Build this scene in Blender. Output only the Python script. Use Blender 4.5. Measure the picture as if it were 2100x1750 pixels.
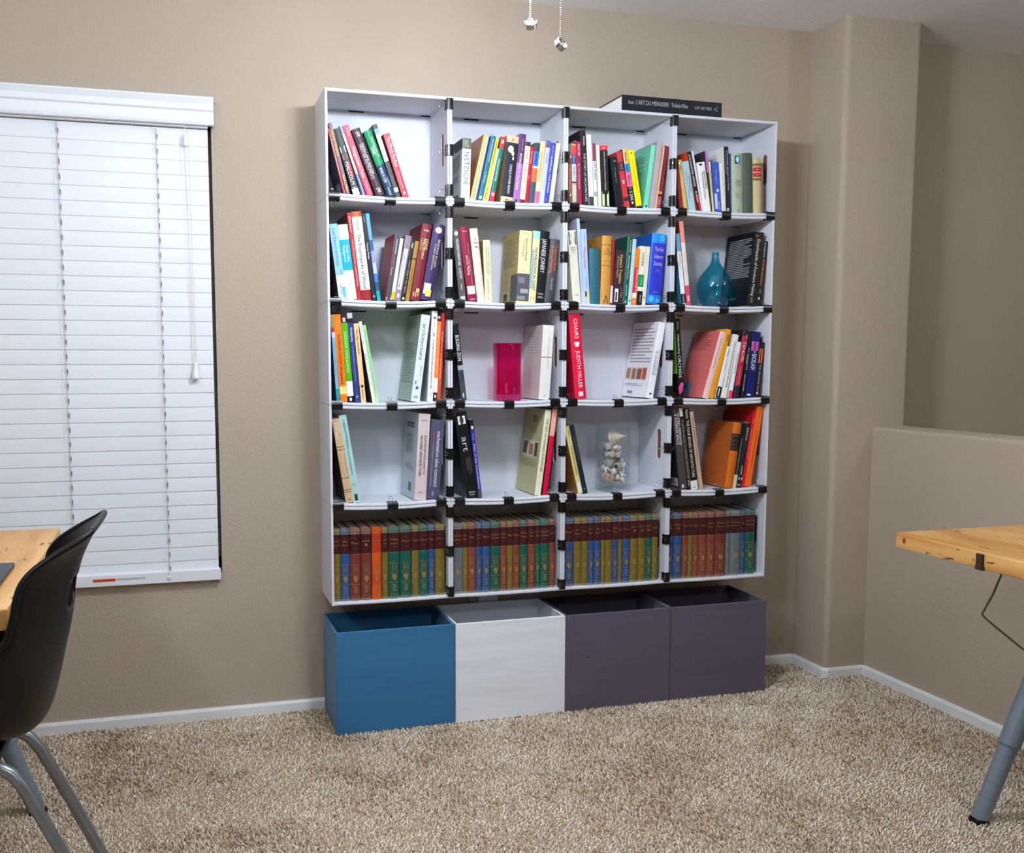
import bpy, bmesh, math, random
import numpy as np
from mathutils import Vector, Matrix
random.seed(7); RNG = np.random.default_rng(7)
for o in list(bpy.data.objects): bpy.data.objects.remove(o)
SC = bpy.context.scene; COL = SC.collection
# ------------------------------------------------------------------ camera, world, exposure
cam = bpy.data.objects.new('camera', bpy.data.cameras.new('camera')); COL.objects.link(cam)
cam.location = (-0.467, -3.382, 1.180)
cam.rotation_euler = (math.radians(84.165), 0, math.radians(-16.555))
cam.data.sensor_width = 36; cam.data.lens = 2082.87/2100*36
cam.data.shift_x = 77.42/2100; cam.data.shift_y = 77.15/2100
cam.data.clip_start = .05
SC.camera = cam
SC.view_settings.view_transform = 'Standard'; SC.view_settings.look = 'None'
SC.view_settings.gamma = 1; SC.view_settings.use_curve_mapping = False
SC.view_settings.exposure = 0.08
wd = bpy.data.worlds.new('night'); SC.world = wd; wd.use_nodes = True
wd.node_tree.nodes['Background'].inputs[0].default_value = (.02, .025, .04, 1)
wd.node_tree.nodes['Background'].inputs[1].default_value = .3
# lamps of the room: three globes under the ceiling fan, a pendant globe by the window, one globe behind the camera, one above the stairs
FAN = (0.33, -1.27, 2.06); FAN_POWER = 255.0
GLOBES = [((.6, -3.9), .155, .095, 95.0, 'white globe ceiling light in the open part of the room'),
          ((-1.75, -2.75), .155, .095, 115.0, 'white globe ceiling light over the far side of the desk area'),
          ((2.72, -1.9), .30, .095, 32.0, 'white globe ceiling light above the stairs'),
          ((-.55, -1.35), .325, .06, 100.0, 'small white globe pendant light in front of the window')]
LAMP_TINT = (.92, 1.0, 1.11)
# measured sizes (metres): shelf boxes W x H x D, lowest box underside ZB, wall plane y=0, carpet z=0
W, H, D, ZB, ZC, T, TV = 0.39, 0.3188, 0.230, 0.4046, 2.388, 0.0095, 0.0072
ROWN = ['top row', 'second row', 'middle row', 'fourth row', 'bottom row']
COLN = ['window-end box', 'second box from window', 'second box from pillar', 'pillar-end box']
# ------------------------------------------------------------------ materials
def lin(h):
    if not isinstance(h, str): return h
    return tuple(((c/12.92) if c <= .04045 else ((c+.055)/1.055)**2.4) for c in (int(h[i:i+2], 16)/255 for i in (0, 2, 4)))
MATS = {}
def mat(h, rough=.55, metal=0, var=.08, vs=40, bump=0, bs=200, spec=.5, key=None, coat=0):
    k = key or (h, rough, metal, var, vs, bump, bs, spec, coat)
    if k in MATS: return MATS[k]
    m = bpy.data.materials.new('surface_%s' % (h if isinstance(h, str) else key)); m.use_nodes = True
    nt = m.node_tree; p = nt.nodes['Principled BSDF']; c = lin(h)
    p.inputs['Roughness'].default_value = rough; p.inputs['Metallic'].default_value = metal
    p.inputs['Specular IOR Level'].default_value = spec; p.inputs['Coat Weight'].default_value = coat
    if var:
        tc = nt.nodes.new('ShaderNodeTexCoord'); nz = nt.nodes.new('ShaderNodeTexNoise'); nz.inputs['Scale'].default_value = vs; nz.inputs['Detail'].default_value = 3
        mx = nt.nodes.new('ShaderNodeMix'); mx.data_type = 'RGBA'
        mx.inputs[6].default_value = tuple(x*(1-var) for x in c)+(1,); mx.inputs[7].default_value = tuple(min(1, x*(1+var)) for x in c)+(1,)
        nt.links.new(tc.outputs['Object'], nz.inputs['Vector']); nt.links.new(nz.outputs[0], mx.inputs[0]); nt.links.new(mx.outputs[2], p.inputs['Base Color'])
    else: p.inputs['Base Color'].default_value = (*c, 1)
    if bump:
        tc = nt.nodes.new('ShaderNodeTexCoord'); nz = nt.nodes.new('ShaderNodeTexNoise'); nz.inputs['Scale'].default_value = bs; nz.inputs['Detail'].default_value = 2
        b = nt.nodes.new('ShaderNodeBump'); b.inputs['Strength'].default_value = bump; b.inputs['Distance'].default_value = .01
        nt.links.new(tc.outputs['Object'], nz.inputs['Vector']); nt.links.new(nz.outputs[0], b.inputs['Height']); nt.links.new(b.outputs[0], p.inputs['Normal'])
    MATS[k] = m; return m
def glow(key, col, strength):
    m = bpy.data.materials.new(key); m.use_nodes = True; nt = m.node_tree; nt.nodes.clear()
    e = nt.nodes.new('ShaderNodeEmission'); e.inputs[0].default_value = (*col, 1); e.inputs[1].default_value = strength
    o = nt.nodes.new('ShaderNodeOutputMaterial'); nt.links.new(e.outputs[0], o.inputs[0]); return m
def thin_glass(key, tint, body=0.0, bodycol=(1, 1, 1), ior=1.45):
    m = bpy.data.materials.new(key); m.use_nodes = True; nt = m.node_tree; nt.nodes.clear()
    t = nt.nodes.new('ShaderNodeBsdfTransparent'); t.inputs[0].default_value = (*tint, 1)
    g = nt.nodes.new('ShaderNodeBsdfGlossy'); g.inputs['Roughness'].default_value = .03
    d = nt.nodes.new('ShaderNodeBsdfDiffuse'); d.inputs[0].default_value = (*bodycol, 1)
    m1 = nt.nodes.new('ShaderNodeMixShader'); m1.inputs[0].default_value = body
    m2 = nt.nodes.new('ShaderNodeMixShader'); 
    lw = nt.nodes.new('ShaderNodeLayerWeight'); lw.inputs[0].default_value = .5
    pw = nt.nodes.new('ShaderNodeMath'); pw.operation = 'POWER'; pw.inputs[1].default_value = 4.5
    f = nt.nodes.new('ShaderNodeMath'); f.operation = 'MULTIPLY_ADD'; f.inputs[1].default_value = .8; f.inputs[2].default_value = ((ior-1)/(ior+1))**2
    nt.links.new(lw.outputs['Facing'], pw.inputs[0]); nt.links.new(pw.outputs[0], f.inputs[0])
    o = nt.nodes.new('ShaderNodeOutputMaterial')
    nt.links.new(t.outputs[0], m1.inputs[1]); nt.links.new(d.outputs[0], m1.inputs[2]); nt.links.new(f.outputs[0], m2.inputs[0])
    nt.links.new(m1.outputs[0], m2.inputs[1]); nt.links.new(g.outputs[0], m2.inputs[2]); nt.links.new(m2.outputs[0], o.inputs[0]); return m
WALL = mat('b0a291', .72, var=.035, vs=3, bump=.22, bs=110, spec=.35, key='wall paint')
CEIL = mat('f0f1f2', .8, var=.02, vs=4, bump=.15, bs=120, key='ceiling paint')
TRIM = mat('e8eaea', .4, var=.02, key='white trim')
CARD = mat('d8dbe3', .5, var=.015, vs=12, bump=.03, bs=60, key='white cardboard')
BLINDM = mat('e4e7ec', .42, var=.012, vs=6, key='blind slat vinyl')
BROWN = mat('7c5238', .8, var=.1, key='raw cardboard')
CLIPM = mat('0b0b0d', .25, var=.03, key='black steel'); STEEL = mat('c8c8cc', .22, metal=1, var=.02, key='bright wire')
PAPER = mat('e9e2cf', .85, var=.06, vs=90, key='page paper'); OLDPAPER = mat('b8ab90', .85, var=.08, vs=90, key='aged page paper')
GILT = mat('a98c50', .38, metal=.55, var=.08, key='gilt foil'); SHADOWBLACK = mat('08080a', .8, var=0, key='dark gap')
GREYPAINT = mat('7f8c98', .38, metal=.35, var=.05, vs=120, bump=.04, bs=500, key='grey powder coat')
TUBE = mat('8a8f92', .3, metal=.7, var=.04, key='grey metal tube')
PLASTIC = mat('08080a', .42, var=.05, spec=.3, bump=.03, bs=400, key='black plastic')
def wood_mat():
    m = bpy.data.materials.new('butcher block'); m.use_nodes = True; nt = m.node_tree; p = nt.nodes['Principled BSDF']; p.inputs['Roughness'].default_value = .4
    tc = nt.nodes.new('ShaderNodeTexCoord'); mp = nt.nodes.new('ShaderNodeMapping'); mp.inputs['Scale'].default_value = (22, 2.2, 22)
    nz = nt.nodes.new('ShaderNodeTexNoise'); nz.inputs['Scale'].default_value = 1; nz.inputs['Detail'].default_value = 6
    r = nt.nodes.new('ShaderNodeValToRGB'); r.color_ramp.elements[0].position = .3; r.color_ramp.elements[0].color = (*lin('bc7c34'), 1)
    r.color_ramp.elements[1].position = .7; r.color_ramp.elements[1].color = (*lin('e4b570'), 1)
    mp2 = nt.nodes.new('ShaderNodeMapping'); mp2.inputs['Scale'].default_value = (60, 14, 60)
    n2 = nt.nodes.new('ShaderNodeTexNoise'); n2.inputs['Scale'].default_value = 1; n2.inputs['Detail'].default_value = 3
    r2 = nt.nodes.new('ShaderNodeValToRGB'); r2.color_ramp.elements[0].position = .66; r2.color_ramp.elements[0].color = (0, 0, 0, 1); r2.color_ramp.elements[1].position = .7
    mx = nt.nodes.new('ShaderNodeMix'); mx.data_type = 'RGBA'; mx.inputs[7].default_value = (*lin('5e4028'), 1)
    for a, b in ((tc.outputs['Object'], mp.inputs[0]), (mp.outputs[0], nz.inputs[0]), (nz.outputs[0], r.inputs[0]), (tc.outputs['Object'], mp2.inputs[0]), (mp2.outputs[0], n2.inputs[0]), (n2.outputs[0], r2.inputs[0]), (r2.outputs[0], mx.inputs[0]), (r.outputs[0], mx.inputs[6]), (mx.outputs[2], p.inputs['Base Color'])): nt.links.new(a, b)
    return m
WOOD = wood_mat()
def fabric_mat(h, key):
    m = bpy.data.materials.new(key); m.use_nodes = True; nt = m.node_tree; p = nt.nodes['Principled BSDF']; p.inputs['Roughness'].default_value = .75; c = lin(h)
    p.inputs['Base Color'].default_value = (*c, 1); p.inputs['Sheen Weight'].default_value = .15
    tc = nt.nodes.new('ShaderNodeTexCoord'); mp = nt.nodes.new('ShaderNodeMapping'); mp.inputs['Scale'].default_value = (3, 3, 17); mp.inputs['Rotation'].default_value = (0, .12, 0)
    nz = nt.nodes.new('ShaderNodeTexNoise'); nz.inputs['Scale'].default_value = 1; nz.inputs['Detail'].default_value = 2
    n2 = nt.nodes.new('ShaderNodeTexNoise'); n2.inputs['Scale'].default_value = 900
    b = nt.nodes.new('ShaderNodeBump'); b.inputs['Strength'].default_value = .3; b.inputs['Distance'].default_value = .016
    b2 = nt.nodes.new('ShaderNodeBump'); b2.inputs['Strength'].default_value = .12; b2.inputs['Distance'].default_value = .002
    for a, d in ((tc.outputs['Object'], mp.inputs[0]), (mp.outputs[0], nz.inputs[0]), (nz.outputs[0], b.inputs['Height']), (tc.outputs['Object'], n2.inputs[0]), (n2.outputs[0], b2.inputs['Height']), (b.outputs[0], b2.inputs['Normal']), (b2.outputs[0], p.inputs['Normal'])): nt.links.new(a, d)
    return m
# ------------------------------------------------------------------ mesh helpers
class MB:
    def __init__(s): s.v = []; s.f = []; s.mi = []; s.mats = []
    def slot(s, m):
        if m not in s.mats: s.mats.append(m)
        return s.mats.index(m)
    def add(s, vs, fs, m):
        n = len(s.v); k = s.slot(m); s.v += [tuple(q) for q in vs]
        for f in fs: s.f.append([i+n for i in f]); s.mi.append(k)
    def box(s, x0, x1, y0, y1, z0, z1, m, M=None):
        vs = [(x, y, z) for z in (z0, z1) for y in (y0, y1) for x in (x0, x1)]
        if M is not None: vs = [M @ Vector(q) for q in vs]
        s.add(vs, [(0, 2, 3, 1), (4, 5, 7, 6), (0, 1, 5, 4), (2, 6, 7, 3), (0, 4, 6, 2), (1, 3, 7, 5)], m)
    def bbox(s, x0, x1, y0, y1, z0, z1, b, m, M=None):          # box with bevelled edges
        bm = bmesh.new(); bmesh.ops.create_cube(bm, size=1)
        for q in bm.verts: q.co = ((x0+x1)/2+q.co.x*(x1-x0), (y0+y1)/2+q.co.y*(y1-y0), (z0+z1)/2+q.co.z*(z1-z0))
        bmesh.ops.bevel(bm, geom=bm.edges[:], offset=b, segments=2, affect='EDGES', profile=.6)
        bm.verts.ensure_lookup_table()
        vs = [q.co.copy() for q in bm.verts]
        if M is not None: vs = [M @ q for q in vs]
        s.add(vs, [[q.index for q in f.verts] for f in bm.faces], m); bm.free()
    def tube(s, pts, r, m, n=8, cap=True):
        pts = [Vector(p) for p in pts]; rings = []; up = None
        for i, p in enumerate(pts):
            d = ((pts[min(i+1, len(pts)-1)]-pts[max(i-1, 0)])).normalized()
            if up is None: up = d.orthogonal().normalized()
            up = (up-d*up.dot(d)).normalized(); w = d.cross(up); rr = r[i] if isinstance(r, (list, tuple)) else r
            rings.append([p+(up*math.cos(2*math.pi*k/n)+w*math.sin(2*math.pi*k/n))*rr for k in range(n)])
        vs = [q for g in rings for q in g]; fs = []
        for i in range(len(pts)-1):
            for k in range(n): fs.append((i*n+k, i*n+(k+1) % n, (i+1)*n+(k+1) % n, (i+1)*n+k))
        if cap: fs.append(tuple(range(n-1, -1, -1))); fs.append(tuple((len(pts)-1)*n+k for k in range(n)))
        s.add(vs, fs, m)
    def lathe(s, prof, m, n=24, c=(0, 0, 0), sx=1, sy=1, pw=None):
        vs = []; fs = []
        for r, z in prof:
            for k in range(n):
                a = 2*math.pi*k/n; x, y = math.cos(a), math.sin(a)
                if pw: q = (abs(x)**pw+abs(y)**pw)**(-1/pw); x *= q; y *= q
                vs.append((c[0]+x*r*sx, c[1]+y*r*sy, c[2]+z))
        for i in range(len(prof)-1):
            for k in range(n): fs.append((i*n+k, i*n+(k+1) % n, (i+1)*n+(k+1) % n, (i+1)*n+k))
        if prof[0][0] > 1e-5: fs.append(tuple(range(n-1, -1, -1)))
        if prof[-1][0] > 1e-5: fs.append(tuple((len(prof)-1)*n+k for k in range(n)))
        s.add(vs, fs, m)
    def mesh(s, name, smooth=None):
        me = bpy.data.meshes.new(name); me.from_pydata(s.v, [], s.f)
        for m in s.mats: me.materials.append(m)
        me.polygons.foreach_set('material_index', s.mi)
        if smooth is not None:
            me.shade_smooth() if hasattr(me, 'shade_smooth') else None
            if smooth < 179: me.set_sharp_from_angle(angle=math.radians(smooth))
        me.update(); return me
    def build(s, name, parent=None, smooth=None, **kw):
        o = bpy.data.objects.new(name, s.mesh(name, smooth)); COL.objects.link(o); o.parent = parent
        tag(o, **kw); return o
def tag(o, label=None, cat=None, group=None, kind=None):
    for k, v in (('label', label), ('category', cat), ('group', group), ('kind', kind)):
        if v: o[k] = v
    return o
def thing(name, loc, label, cat, group=None, rot=(0, 0, 0)):
    o = bpy.data.objects.new(name, None); COL.objects.link(o); o.location = loc; o.rotation_euler = rot; o.empty_display_size = .05
    return tag(o, label, cat, group)
def copy_tree(o, parent=None):
    c = o.copy(); COL.objects.link(c); c.parent = parent
    for ch in o.children: copy_tree(ch, c)
    return c
def sag(b): return {0: .0, 1: .006, 2: .007, 3: .007, 4: .007, 5: .002}[b]     # droop of each board line, top to bottom
# ------------------------------------------------------------------ room shell
XW, YP, XR, HX, HZ = 1.845, -.206, 2.164, 2.015, .938
XL, YF, XE = -4.4, -7.4, 4.0
WX0, WX1, WZ0, WZ1 = -1.56, -.325, .487, 1.95
m = MB(); m.box(XL-.1, XE+.1, YF-.1, .1, -.1, -.003, mat('a58f76', .95, var=.25, vs=60, bump=.4, bs=150, key='carpet backing')); m.build('floor', kind='structure')
m = MB(); m.box(XL-.1, XE+.1, YF-.1, .1, ZC, ZC+.1, CEIL); m.build('ceiling', kind='structure')
m = MB()
for a in ((XL, WX0, -.1, ZC+.05), (WX1, XE, -.1, ZC+.05), (WX0, WX1, -.1, WZ0), (WX0, WX1, WZ1, ZC+.05)): m.box(a[0], a[1], 0, .14, a[2], a[3], WALL)
m.build('wall_back', kind='structure')
m = MB(); m.box(XL-.1, XL, YF, .14, -.1, ZC+.05, WALL); m.build('wall_left', kind='structure')
m = MB(); m.box(XL-.1, XE+.1, YF-.1, YF, -.1, ZC+.05, WALL); m.build('wall_rear', kind='structure')
m = MB(); m.box(XE, XE+.1, YF, .14, -.1, ZC+.05, WALL); m.build('wall_right', kind='structure')
def bull(x0, x1, y0, y1, z0, z1, rad, top, name, left_only=False):
    bm = bmesh.new(); bmesh.ops.create_cube(bm, size=1)
    for q in bm.verts: q.co = ((x0+x1)/2+q.co.x*(x1-x0), (y0+y1)/2+q.co.y*(y1-y0), (z0+z1)/2+q.co.z*(z1-z0))
    es = []
    for e in bm.edges:
        c = (e.verts[0].co+e.verts[1].co)/2; v = abs(e.verts[0].co.z-e.verts[1].co.z) > .1
        if v and not top and c.y < (y0+y1)/2: es.append(e)
        if top and not v and c.z > z1-.01: es.append(e)
    bmesh.ops.bevel(bm, geom=es, offset=rad, segments=5, affect='EDGES', profile=.5)
    me = bpy.data.meshes.new(name); bm.to_mesh(me); bm.free(); me.materials.append(WALL); me.shade_smooth(); me.set_sharp_from_angle(angle=math.radians(40))
    o = bpy.data.objects.new(name, me); COL.objects.link(o); o['kind'] = 'structure'; return o
bull(XW, XR, YP, .02, -.1, ZC+.02, .022, False, 'wall_pillar')
bull(HX, HX+.14, -3.6, YP+.01, -.1, HZ, .016, True, 'wall_stair')
# baseboards
def baseboard(name, pts, close=.012, z1=.034):
    m = MB()
    n = len(pts); P = [Vector((p[0], p[1], 0)) for p in pts]; nor = []
    for i in range(n-1): d = (P[i+1]-P[i]).normalized(); nor.append(Vector((d.y, -d.x, 0)))
    off = []
    for i in range(n):
        a = nor[max(i-1, 0)]; b = nor[min(i, n-2)]; q = (a+b); off.append(q/(q.dot(a)))
    prof = [(0, -.02), (.013, -.02), (.013, z1-.008), (.009, z1), (0, z1)]
    vs = []; fs = []; k = len(prof)
    for i in range(n):
        for u, z in prof: q = P[i]+off[i]*u; vs.append((q.x, q.y, z))
    for i in range(n-1):
        for j in range(k-1): fs.append((i*k+j, (i+1)*k+j, (i+1)*k+j+1, i*k+j+1))
    fs += [tuple(range(k)), tuple((n-1)*k+j for j in range(k-1, -1, -1))]
    m.add(vs, fs, TRIM); m.build(name, kind='structure')
baseboard('baseboard_back', [(XL, 0), (XW, 0)])
baseboard('baseboard_pillar', [(XW, -.001), (XW, YP+.012), (XW+.012, YP), (HX, YP)])
baseboard('baseboard_stair', [(HX, YP), (HX, -3.6)])
# window recess: frame, sash and dark night glass behind the blind
m = MB()
fr = MB()
for a in ((WX0, WX0+.04, WZ0, WZ1), (WX1-.04, WX1, WZ0, WZ1), (WX0, WX1, WZ0, WZ0+.04), (WX0, WX1, WZ1-.04, WZ1), ((WX0+WX1)/2-.02, (WX0+WX1)/2+.02, WZ0, WZ1)): fr.box(a[0], a[1], .075, .115, a[2], a[3], TRIM)
wo = fr.build('window_1', kind='structure')
g = MB(); g.box(WX0+.03, WX1-.03, .092, .098, WZ0+.03, WZ1-.03, mat('0a0c10', .05, var=0, key='night glass')); g.build('pane', wo)
BOOKS=[
(0,0,0.0584,1.6863,-0.212,0.0057,0.2016,0.145,-13.8,0,'b8323c','1f1c30',[],[('PLATONIC DIALOGUES',0.1,0.7,0.5,'f4f4f2',0,'v')],[('q',0.3,0.8,0.8,0.95,'6f7f86'),('l',0.2,0.8,0.35,0.7,9,'6a6880')],'dark navy paperback with a thin red spine'),
(0,0,0.0668,1.6859,-0.212,0.0111,0.2194,0.158,-14.4,0,'7a5c66','7a5c66',[],[('HOLE IN THE ROCK',0.1,0.46,0.62,'e8d838',0,'v'),('David L. Miller',0.72,0.95,0.5,'e8d838',0,'v')],[],'mauve brown paperback with yellow title letters'),
(0,0,0.0884,1.6851,-0.212,0.0205,0.2047,0.147,-17.2,0,'201c20','201c20',[(0.9,1,'e6e4e0')],[('MALCOLM X',0.5,0.92,0.55,'f4f4f2',-0.05,'v')],[('s',0.1,0.9,0.27,0.36,'e8e6e2'),('s',0.1,0.9,0.38,0.46,'8a5a50'),('s',0.45,0.95,0.5,0.72,'a8323e')],'black paperback with big white capital letters'),
(0,0,0.1196,1.6842,-0.212,0.0068,0.2215,0.159,-19.2,0,'eef0f4','eef0f4',[(0,0.13,'86a4dc'),(0.68,1,'7a8ed8')],[],[],'slim white and pale blue paperback'),
(0,0,0.1318,1.6839,-0.212,0.019,0.2212,0.159,-20.2,0,'c04058','c04058',[],[("Wittgenstein's Poker",0.3,0.75,0.5,'f4f4f2',0,'v'),('A Story',0.04,0.15,0.3,'f4f4f2',0.1,'v'),('EDMONDS & EIDINOW',0.78,0.97,0.22,'f0c8cc',0,'v')],[],'rose red paperback with white vertical title'),
(0,0,0.1599,1.6835,-0.212,0.0274,0.2124,0.153,-21.1,1,'46303a','46303a',[],[('MAKING & USING YOUR OWN',0.22,0.68,0.2,'f4f4f2',0.12,'v'),('WEATHER INSTRUMENTS',0.22,0.74,0.34,'d8d2d8',-0.16,'v'),('TAB',0.05,0.12,0.45,'f4f4f2',0,'h'),('TAB',0.88,0.95,0.45,'f4f4f2',0,'h')],[],'dark plum hardcover with rounded spine'),
(0,0,0.1964,1.6833,-0.212,0.0259,0.2091,0.151,-21.2,1,'1e8a58','1e8a58',[(0.52,1,'20385e')],[('LOGIC',0.24,0.36,0.38,'f4f4f2',-0.18,'v'),('Introduction to',0.1,0.4,0.2,'f4f4f2',0.2,'v'),('IRVING M. COPI',0.56,0.78,0.32,'f4f4f2',-0.12,'v'),('SEVENTH EDITION',0.72,0.86,0.16,'f4f4f2',0.25,'v'),('MACMILLAN',0.86,0.98,0.2,'f4f4f2',-0.1,'v')],[],'green and navy hardcover logic textbook'),
(0,0,0.2238,1.6834,-0.212,0.014,0.2304,0.166,-18.9,0,'3c3c38','3c3c38',[(0,0.06,'32323a'),(0.06,0.13,'6a9ac0'),(0.13,0.5,'dcdcd4'),(0.86,0.92,'b8c4cc')],[('THE DANCING WU LI',0.3,0.7,0.3,'2a2a2a',0.15,'v')],[],'dark paperback streaked with white on the spine'),
(0,0,0.2436,1.6837,-0.212,0.0199,0.2013,0.145,-17.7,0,'b03244','b03244',[],[('The Mind & The Brain',0.05,0.52,0.42,'f4f4f2',0.12,'v'),('Neuroplasticity and the power of mental force',0.1,0.5,0.16,'f0d4d4',-0.22,'v'),('Jeffrey M. Schwartz,M.D.',0.58,0.86,0.2,'f0d4d4',0,'v')],[('s',0.35,0.65,0.9,0.945,'f4f4f2')],'crimson paperback with white serif title'),
(0,1,0.4609,1.6857,-0.212,0.0285,0.194,0.14,1.7,0,'f4f5f2','dcded8',[(0,0.17,'5c6456')],[('NIETZSCHE',0.22,0.75,0.58,'5a5e5a',0,'v'),('WILL',0.03,0.14,0.5,'b8c0a8',0,'h')],[('q',0,1,0,0.17,'4f5448'),('l',0.1,0.85,0.24,0.5,12,'8c8e88'),('l',0.1,0.75,0.58,0.68,4,'8c8e88'),('q',0.35,0.75,0.88,0.95,'4c4c4a'),('e',0,0.94,0.14,0.012,'a8a8a4')],'white paperback with olive grey top band'),
(0,1,0.4731,1.6853,-0.212,0.0116,0.2141,0.154,12.8,0,'f8b878','b06a38',[],[],[],'orange paperback with a rust brown cover'),
(0,1,0.4801,1.6851,-0.212,0.0057,0.2079,0.15,12.5,0,'b0c4ec','b0c4ec',[],[],[],'slim pale blue booklet beside the orange paperback'),
(0,1,0.4874,1.6848,-0.212,0.0058,0.2069,0.149,12.1,0,'161e2e','161e2e',[],[],[],'slim black booklet beside the teal paperback'),
(0,1,0.5033,1.6844,-0.212,0.016,0.2114,0.152,12.5,0,'1e6c88','1e6c88',[],[('Existentialism',0.05,0.4,0.3,'d8e8ee',0.1,'v'),('R. Solomon',0.55,0.72,0.3,'d8e8ee',0,'v')],[('s',0.2,0.7,0.92,0.96,'e4f0f0')],'teal blue paperback with white lettering'),
(0,1,0.5142,1.6841,-0.212,0.0109,0.2061,0.148,12.9,0,'dcc02c','dcc02c',[],[('The Banality of Evil: A Report',0.05,0.4,0.35,'3a3010',0,'v'),('Hannah Arendt',0.78,0.94,0.32,'3a3010',0,'v')],[],'mustard yellow paperback with dark title'),
(0,1,0.5225,1.6839,-0.212,0.0066,0.173,0.125,12.3,0,'f0eedc','f0eedc',[],[],[],'slim cream paperback beside the mustard one'),
(0,1,0.5411,1.6836,-0.212,0.0146,0.2103,0.151,11.1,0,'1e7460','1e7460',[(0,0.18,'e03444'),(0.83,1,'e03444')],[('Diamond and Clay',0.34,0.68,0.4,'f4f4f2',0,'v')],[('s',0.3,0.7,0.05,0.1,'f4f4f2'),('s',0.25,0.75,0.86,0.9,'f4f4f2')],'green paperback with red blocks at both spine ends'),
(0,1,0.6044,1.6834,-0.212,0.0401,0.2118,0.152,6.0,0,'24202e','b08e66',[(0,0.1,'e4be9a'),(0.91,1,'e8c8a4')],[('CRITIQUE OF PURE REASON',0.42,0.86,0.2,'f4f4f2',0.06,'v'),('Immanuel Kant',0.03,0.075,0.18,'5a4636',0,'h')],[('e',-0.08,0.2,0.24,0.055,'c8dcb8'),('e',0.12,0.26,0.13,0.035,'d4c8b0'),('e',0.18,0.33,0.07,0.03,'e8e8e4'),('e',-0.02,0.955,0.09,0.012,'6a5440')],'thick navy paperback with a pale portrait on its spine'),
(0,1,0.6268,1.6836,-0.212,0.0214,0.221,0.159,6.3,0,'a870b8','a870b8',[(0,0.42,'583060')],[('EPISTEMOLOGY: The Classic Readings',0.28,0.8,0.36,'f4f4f2',-0.02,'v'),('edited by David Cooper',0.06,0.24,0.2,'d8c4e0',0.1,'v')],[('s',0.3,0.7,0.94,0.98,'4a2858')],'purple paperback fading to lilac'),
(0,1,0.6458,1.6839,-0.212,0.0172,0.1971,0.142,6.2,0,'f2e6c4','f2e6c4',[(0,0.07,'34363a'),(0.93,1,'6a2c34')],[('T H E   P L A G U E',0.12,0.66,0.32,'3c342c',0,'v'),('CAMUS',0.74,0.84,0.25,'a05050',0,'v')],[],'cream paperback with spaced dark capitals'),
(0,1,0.6592,1.6842,-0.212,0.0135,0.1825,0.131,6.4,0,'b01e3a','b01e3a',[],[('Being and Nothingness',0.08,0.3,0.3,'f0d0d4',0,'v'),('Sartre',0.5,0.56,0.3,'f0d0d4',0,'v')],[],'dark red paperback with small white title'),
(0,1,0.679,1.6847,-0.212,0.0185,0.1945,0.14,6.1,0,'40566a','40566a',[(0,0.14,'34484e'),(0.14,0.38,'3c78cc'),(0.38,0.41,'f0f0f0'),(0.41,0.64,'f0703c')],[('Being & Time',0.17,0.34,0.35,'10203c',0,'v')],[],'slate paperback with blue and orange blocks'),
(0,1,0.6962,1.6853,-0.212,0.0173,0.2009,0.145,6.2,0,'ecd0a0','ecd0a0',[(0.8,1,'f06c94')],[('The Portable Nietzsche',0.16,0.62,0.28,'6a5c44',0,'v')],[],'tan paperback with a pink foot'),
(0,1,0.7119,1.6859,-0.212,0.0157,0.2034,0.146,6.8,0,'c4c8f0','c4c8f0',[(0,0.07,'5668b0'),(0.07,0.11,'7a5a50'),(0.8,1,'c8dcc8')],[('ECCE HOMO',0.2,0.36,0.34,'6a70b0',0,'v')],[],'pale lavender paperback with a photo strip on top'),
(0,1,0.7294,1.6866,-0.212,0.0168,0.1967,0.142,6.9,0,'3c48b0','3c48b0',[],[('HUMAN,ALL TOO HUMAN',0.22,0.82,0.42,'f0f0f8',0,'v'),('NIETZSCHE',0.04,0.2,0.28,'c8ccf0',0.05,'v')],[('s',0.3,0.5,0.91,0.95,'e03c50')],'royal blue paperback with white capitals'),
(0,1,0.7444,1.6873,-0.212,0.0141,0.1961,0.141,7.4,0,'f0e4d8','f0e4d8',[],[('The Birth of Tragedy',0.62,0.8,0.2,'a89c8c',0,'v')],[],'off-white paperback at the end beside the hand hole'),
(0,2,0.7998,1.6882,-0.212,0.011,0.1692,0.122,-0.8,0,'9a5440','9a5440',[],[('a short history',0.25,0.7,0.35,'e0b8a0',0,'v')],[],'small brick brown paperback against the box side'),
(0,2,0.8134,1.6874,-0.212,0.0146,0.1968,0.142,-1.6,0,'c4d0b4','c4d0b4',[(0,0.035,'e8a838'),(0.035,0.18,'e04850'),(0.18,0.33,'34508c'),(0.33,0.61,'e8ecf0'),(0.61,0.64,'34508c'),(0.64,0.68,'f0b070')],[('THE GREAT CITY',0.36,0.6,0.6,'1c3c80',0,'v'),('Barnet',0.2,0.32,0.4,'c8e0f0',0,'v')],[],'patchwork coloured paperback with a navy title block'),
(0,2,0.8304,1.6866,-0.212,0.0171,0.2057,0.148,-2.3,0,'a0284c','a0284c',[],[('ZAGAT 2000',0.04,0.22,0.36,'f4f4f2',0.08,'v'),('New York City Restaurants',0.34,0.74,0.3,'f4dce0',0,'v')],[],'crimson paperback guide with white title'),
(0,2,0.8512,1.6857,-0.212,0.0192,0.2436,0.175,-3.4,0,'2a2024','241c20',[],[('THE STORY OF ARCHITECTURE',0.3,0.94,0.36,'e8e4e4',0.1,'v'),('PEVSNER',0.08,0.2,0.3,'f4f4f2',0.1,'v')],[('q',0.0,0.8,0.1,0.6,'d8d4d2')],'tall black paperback rising above its neighbours'),
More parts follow.
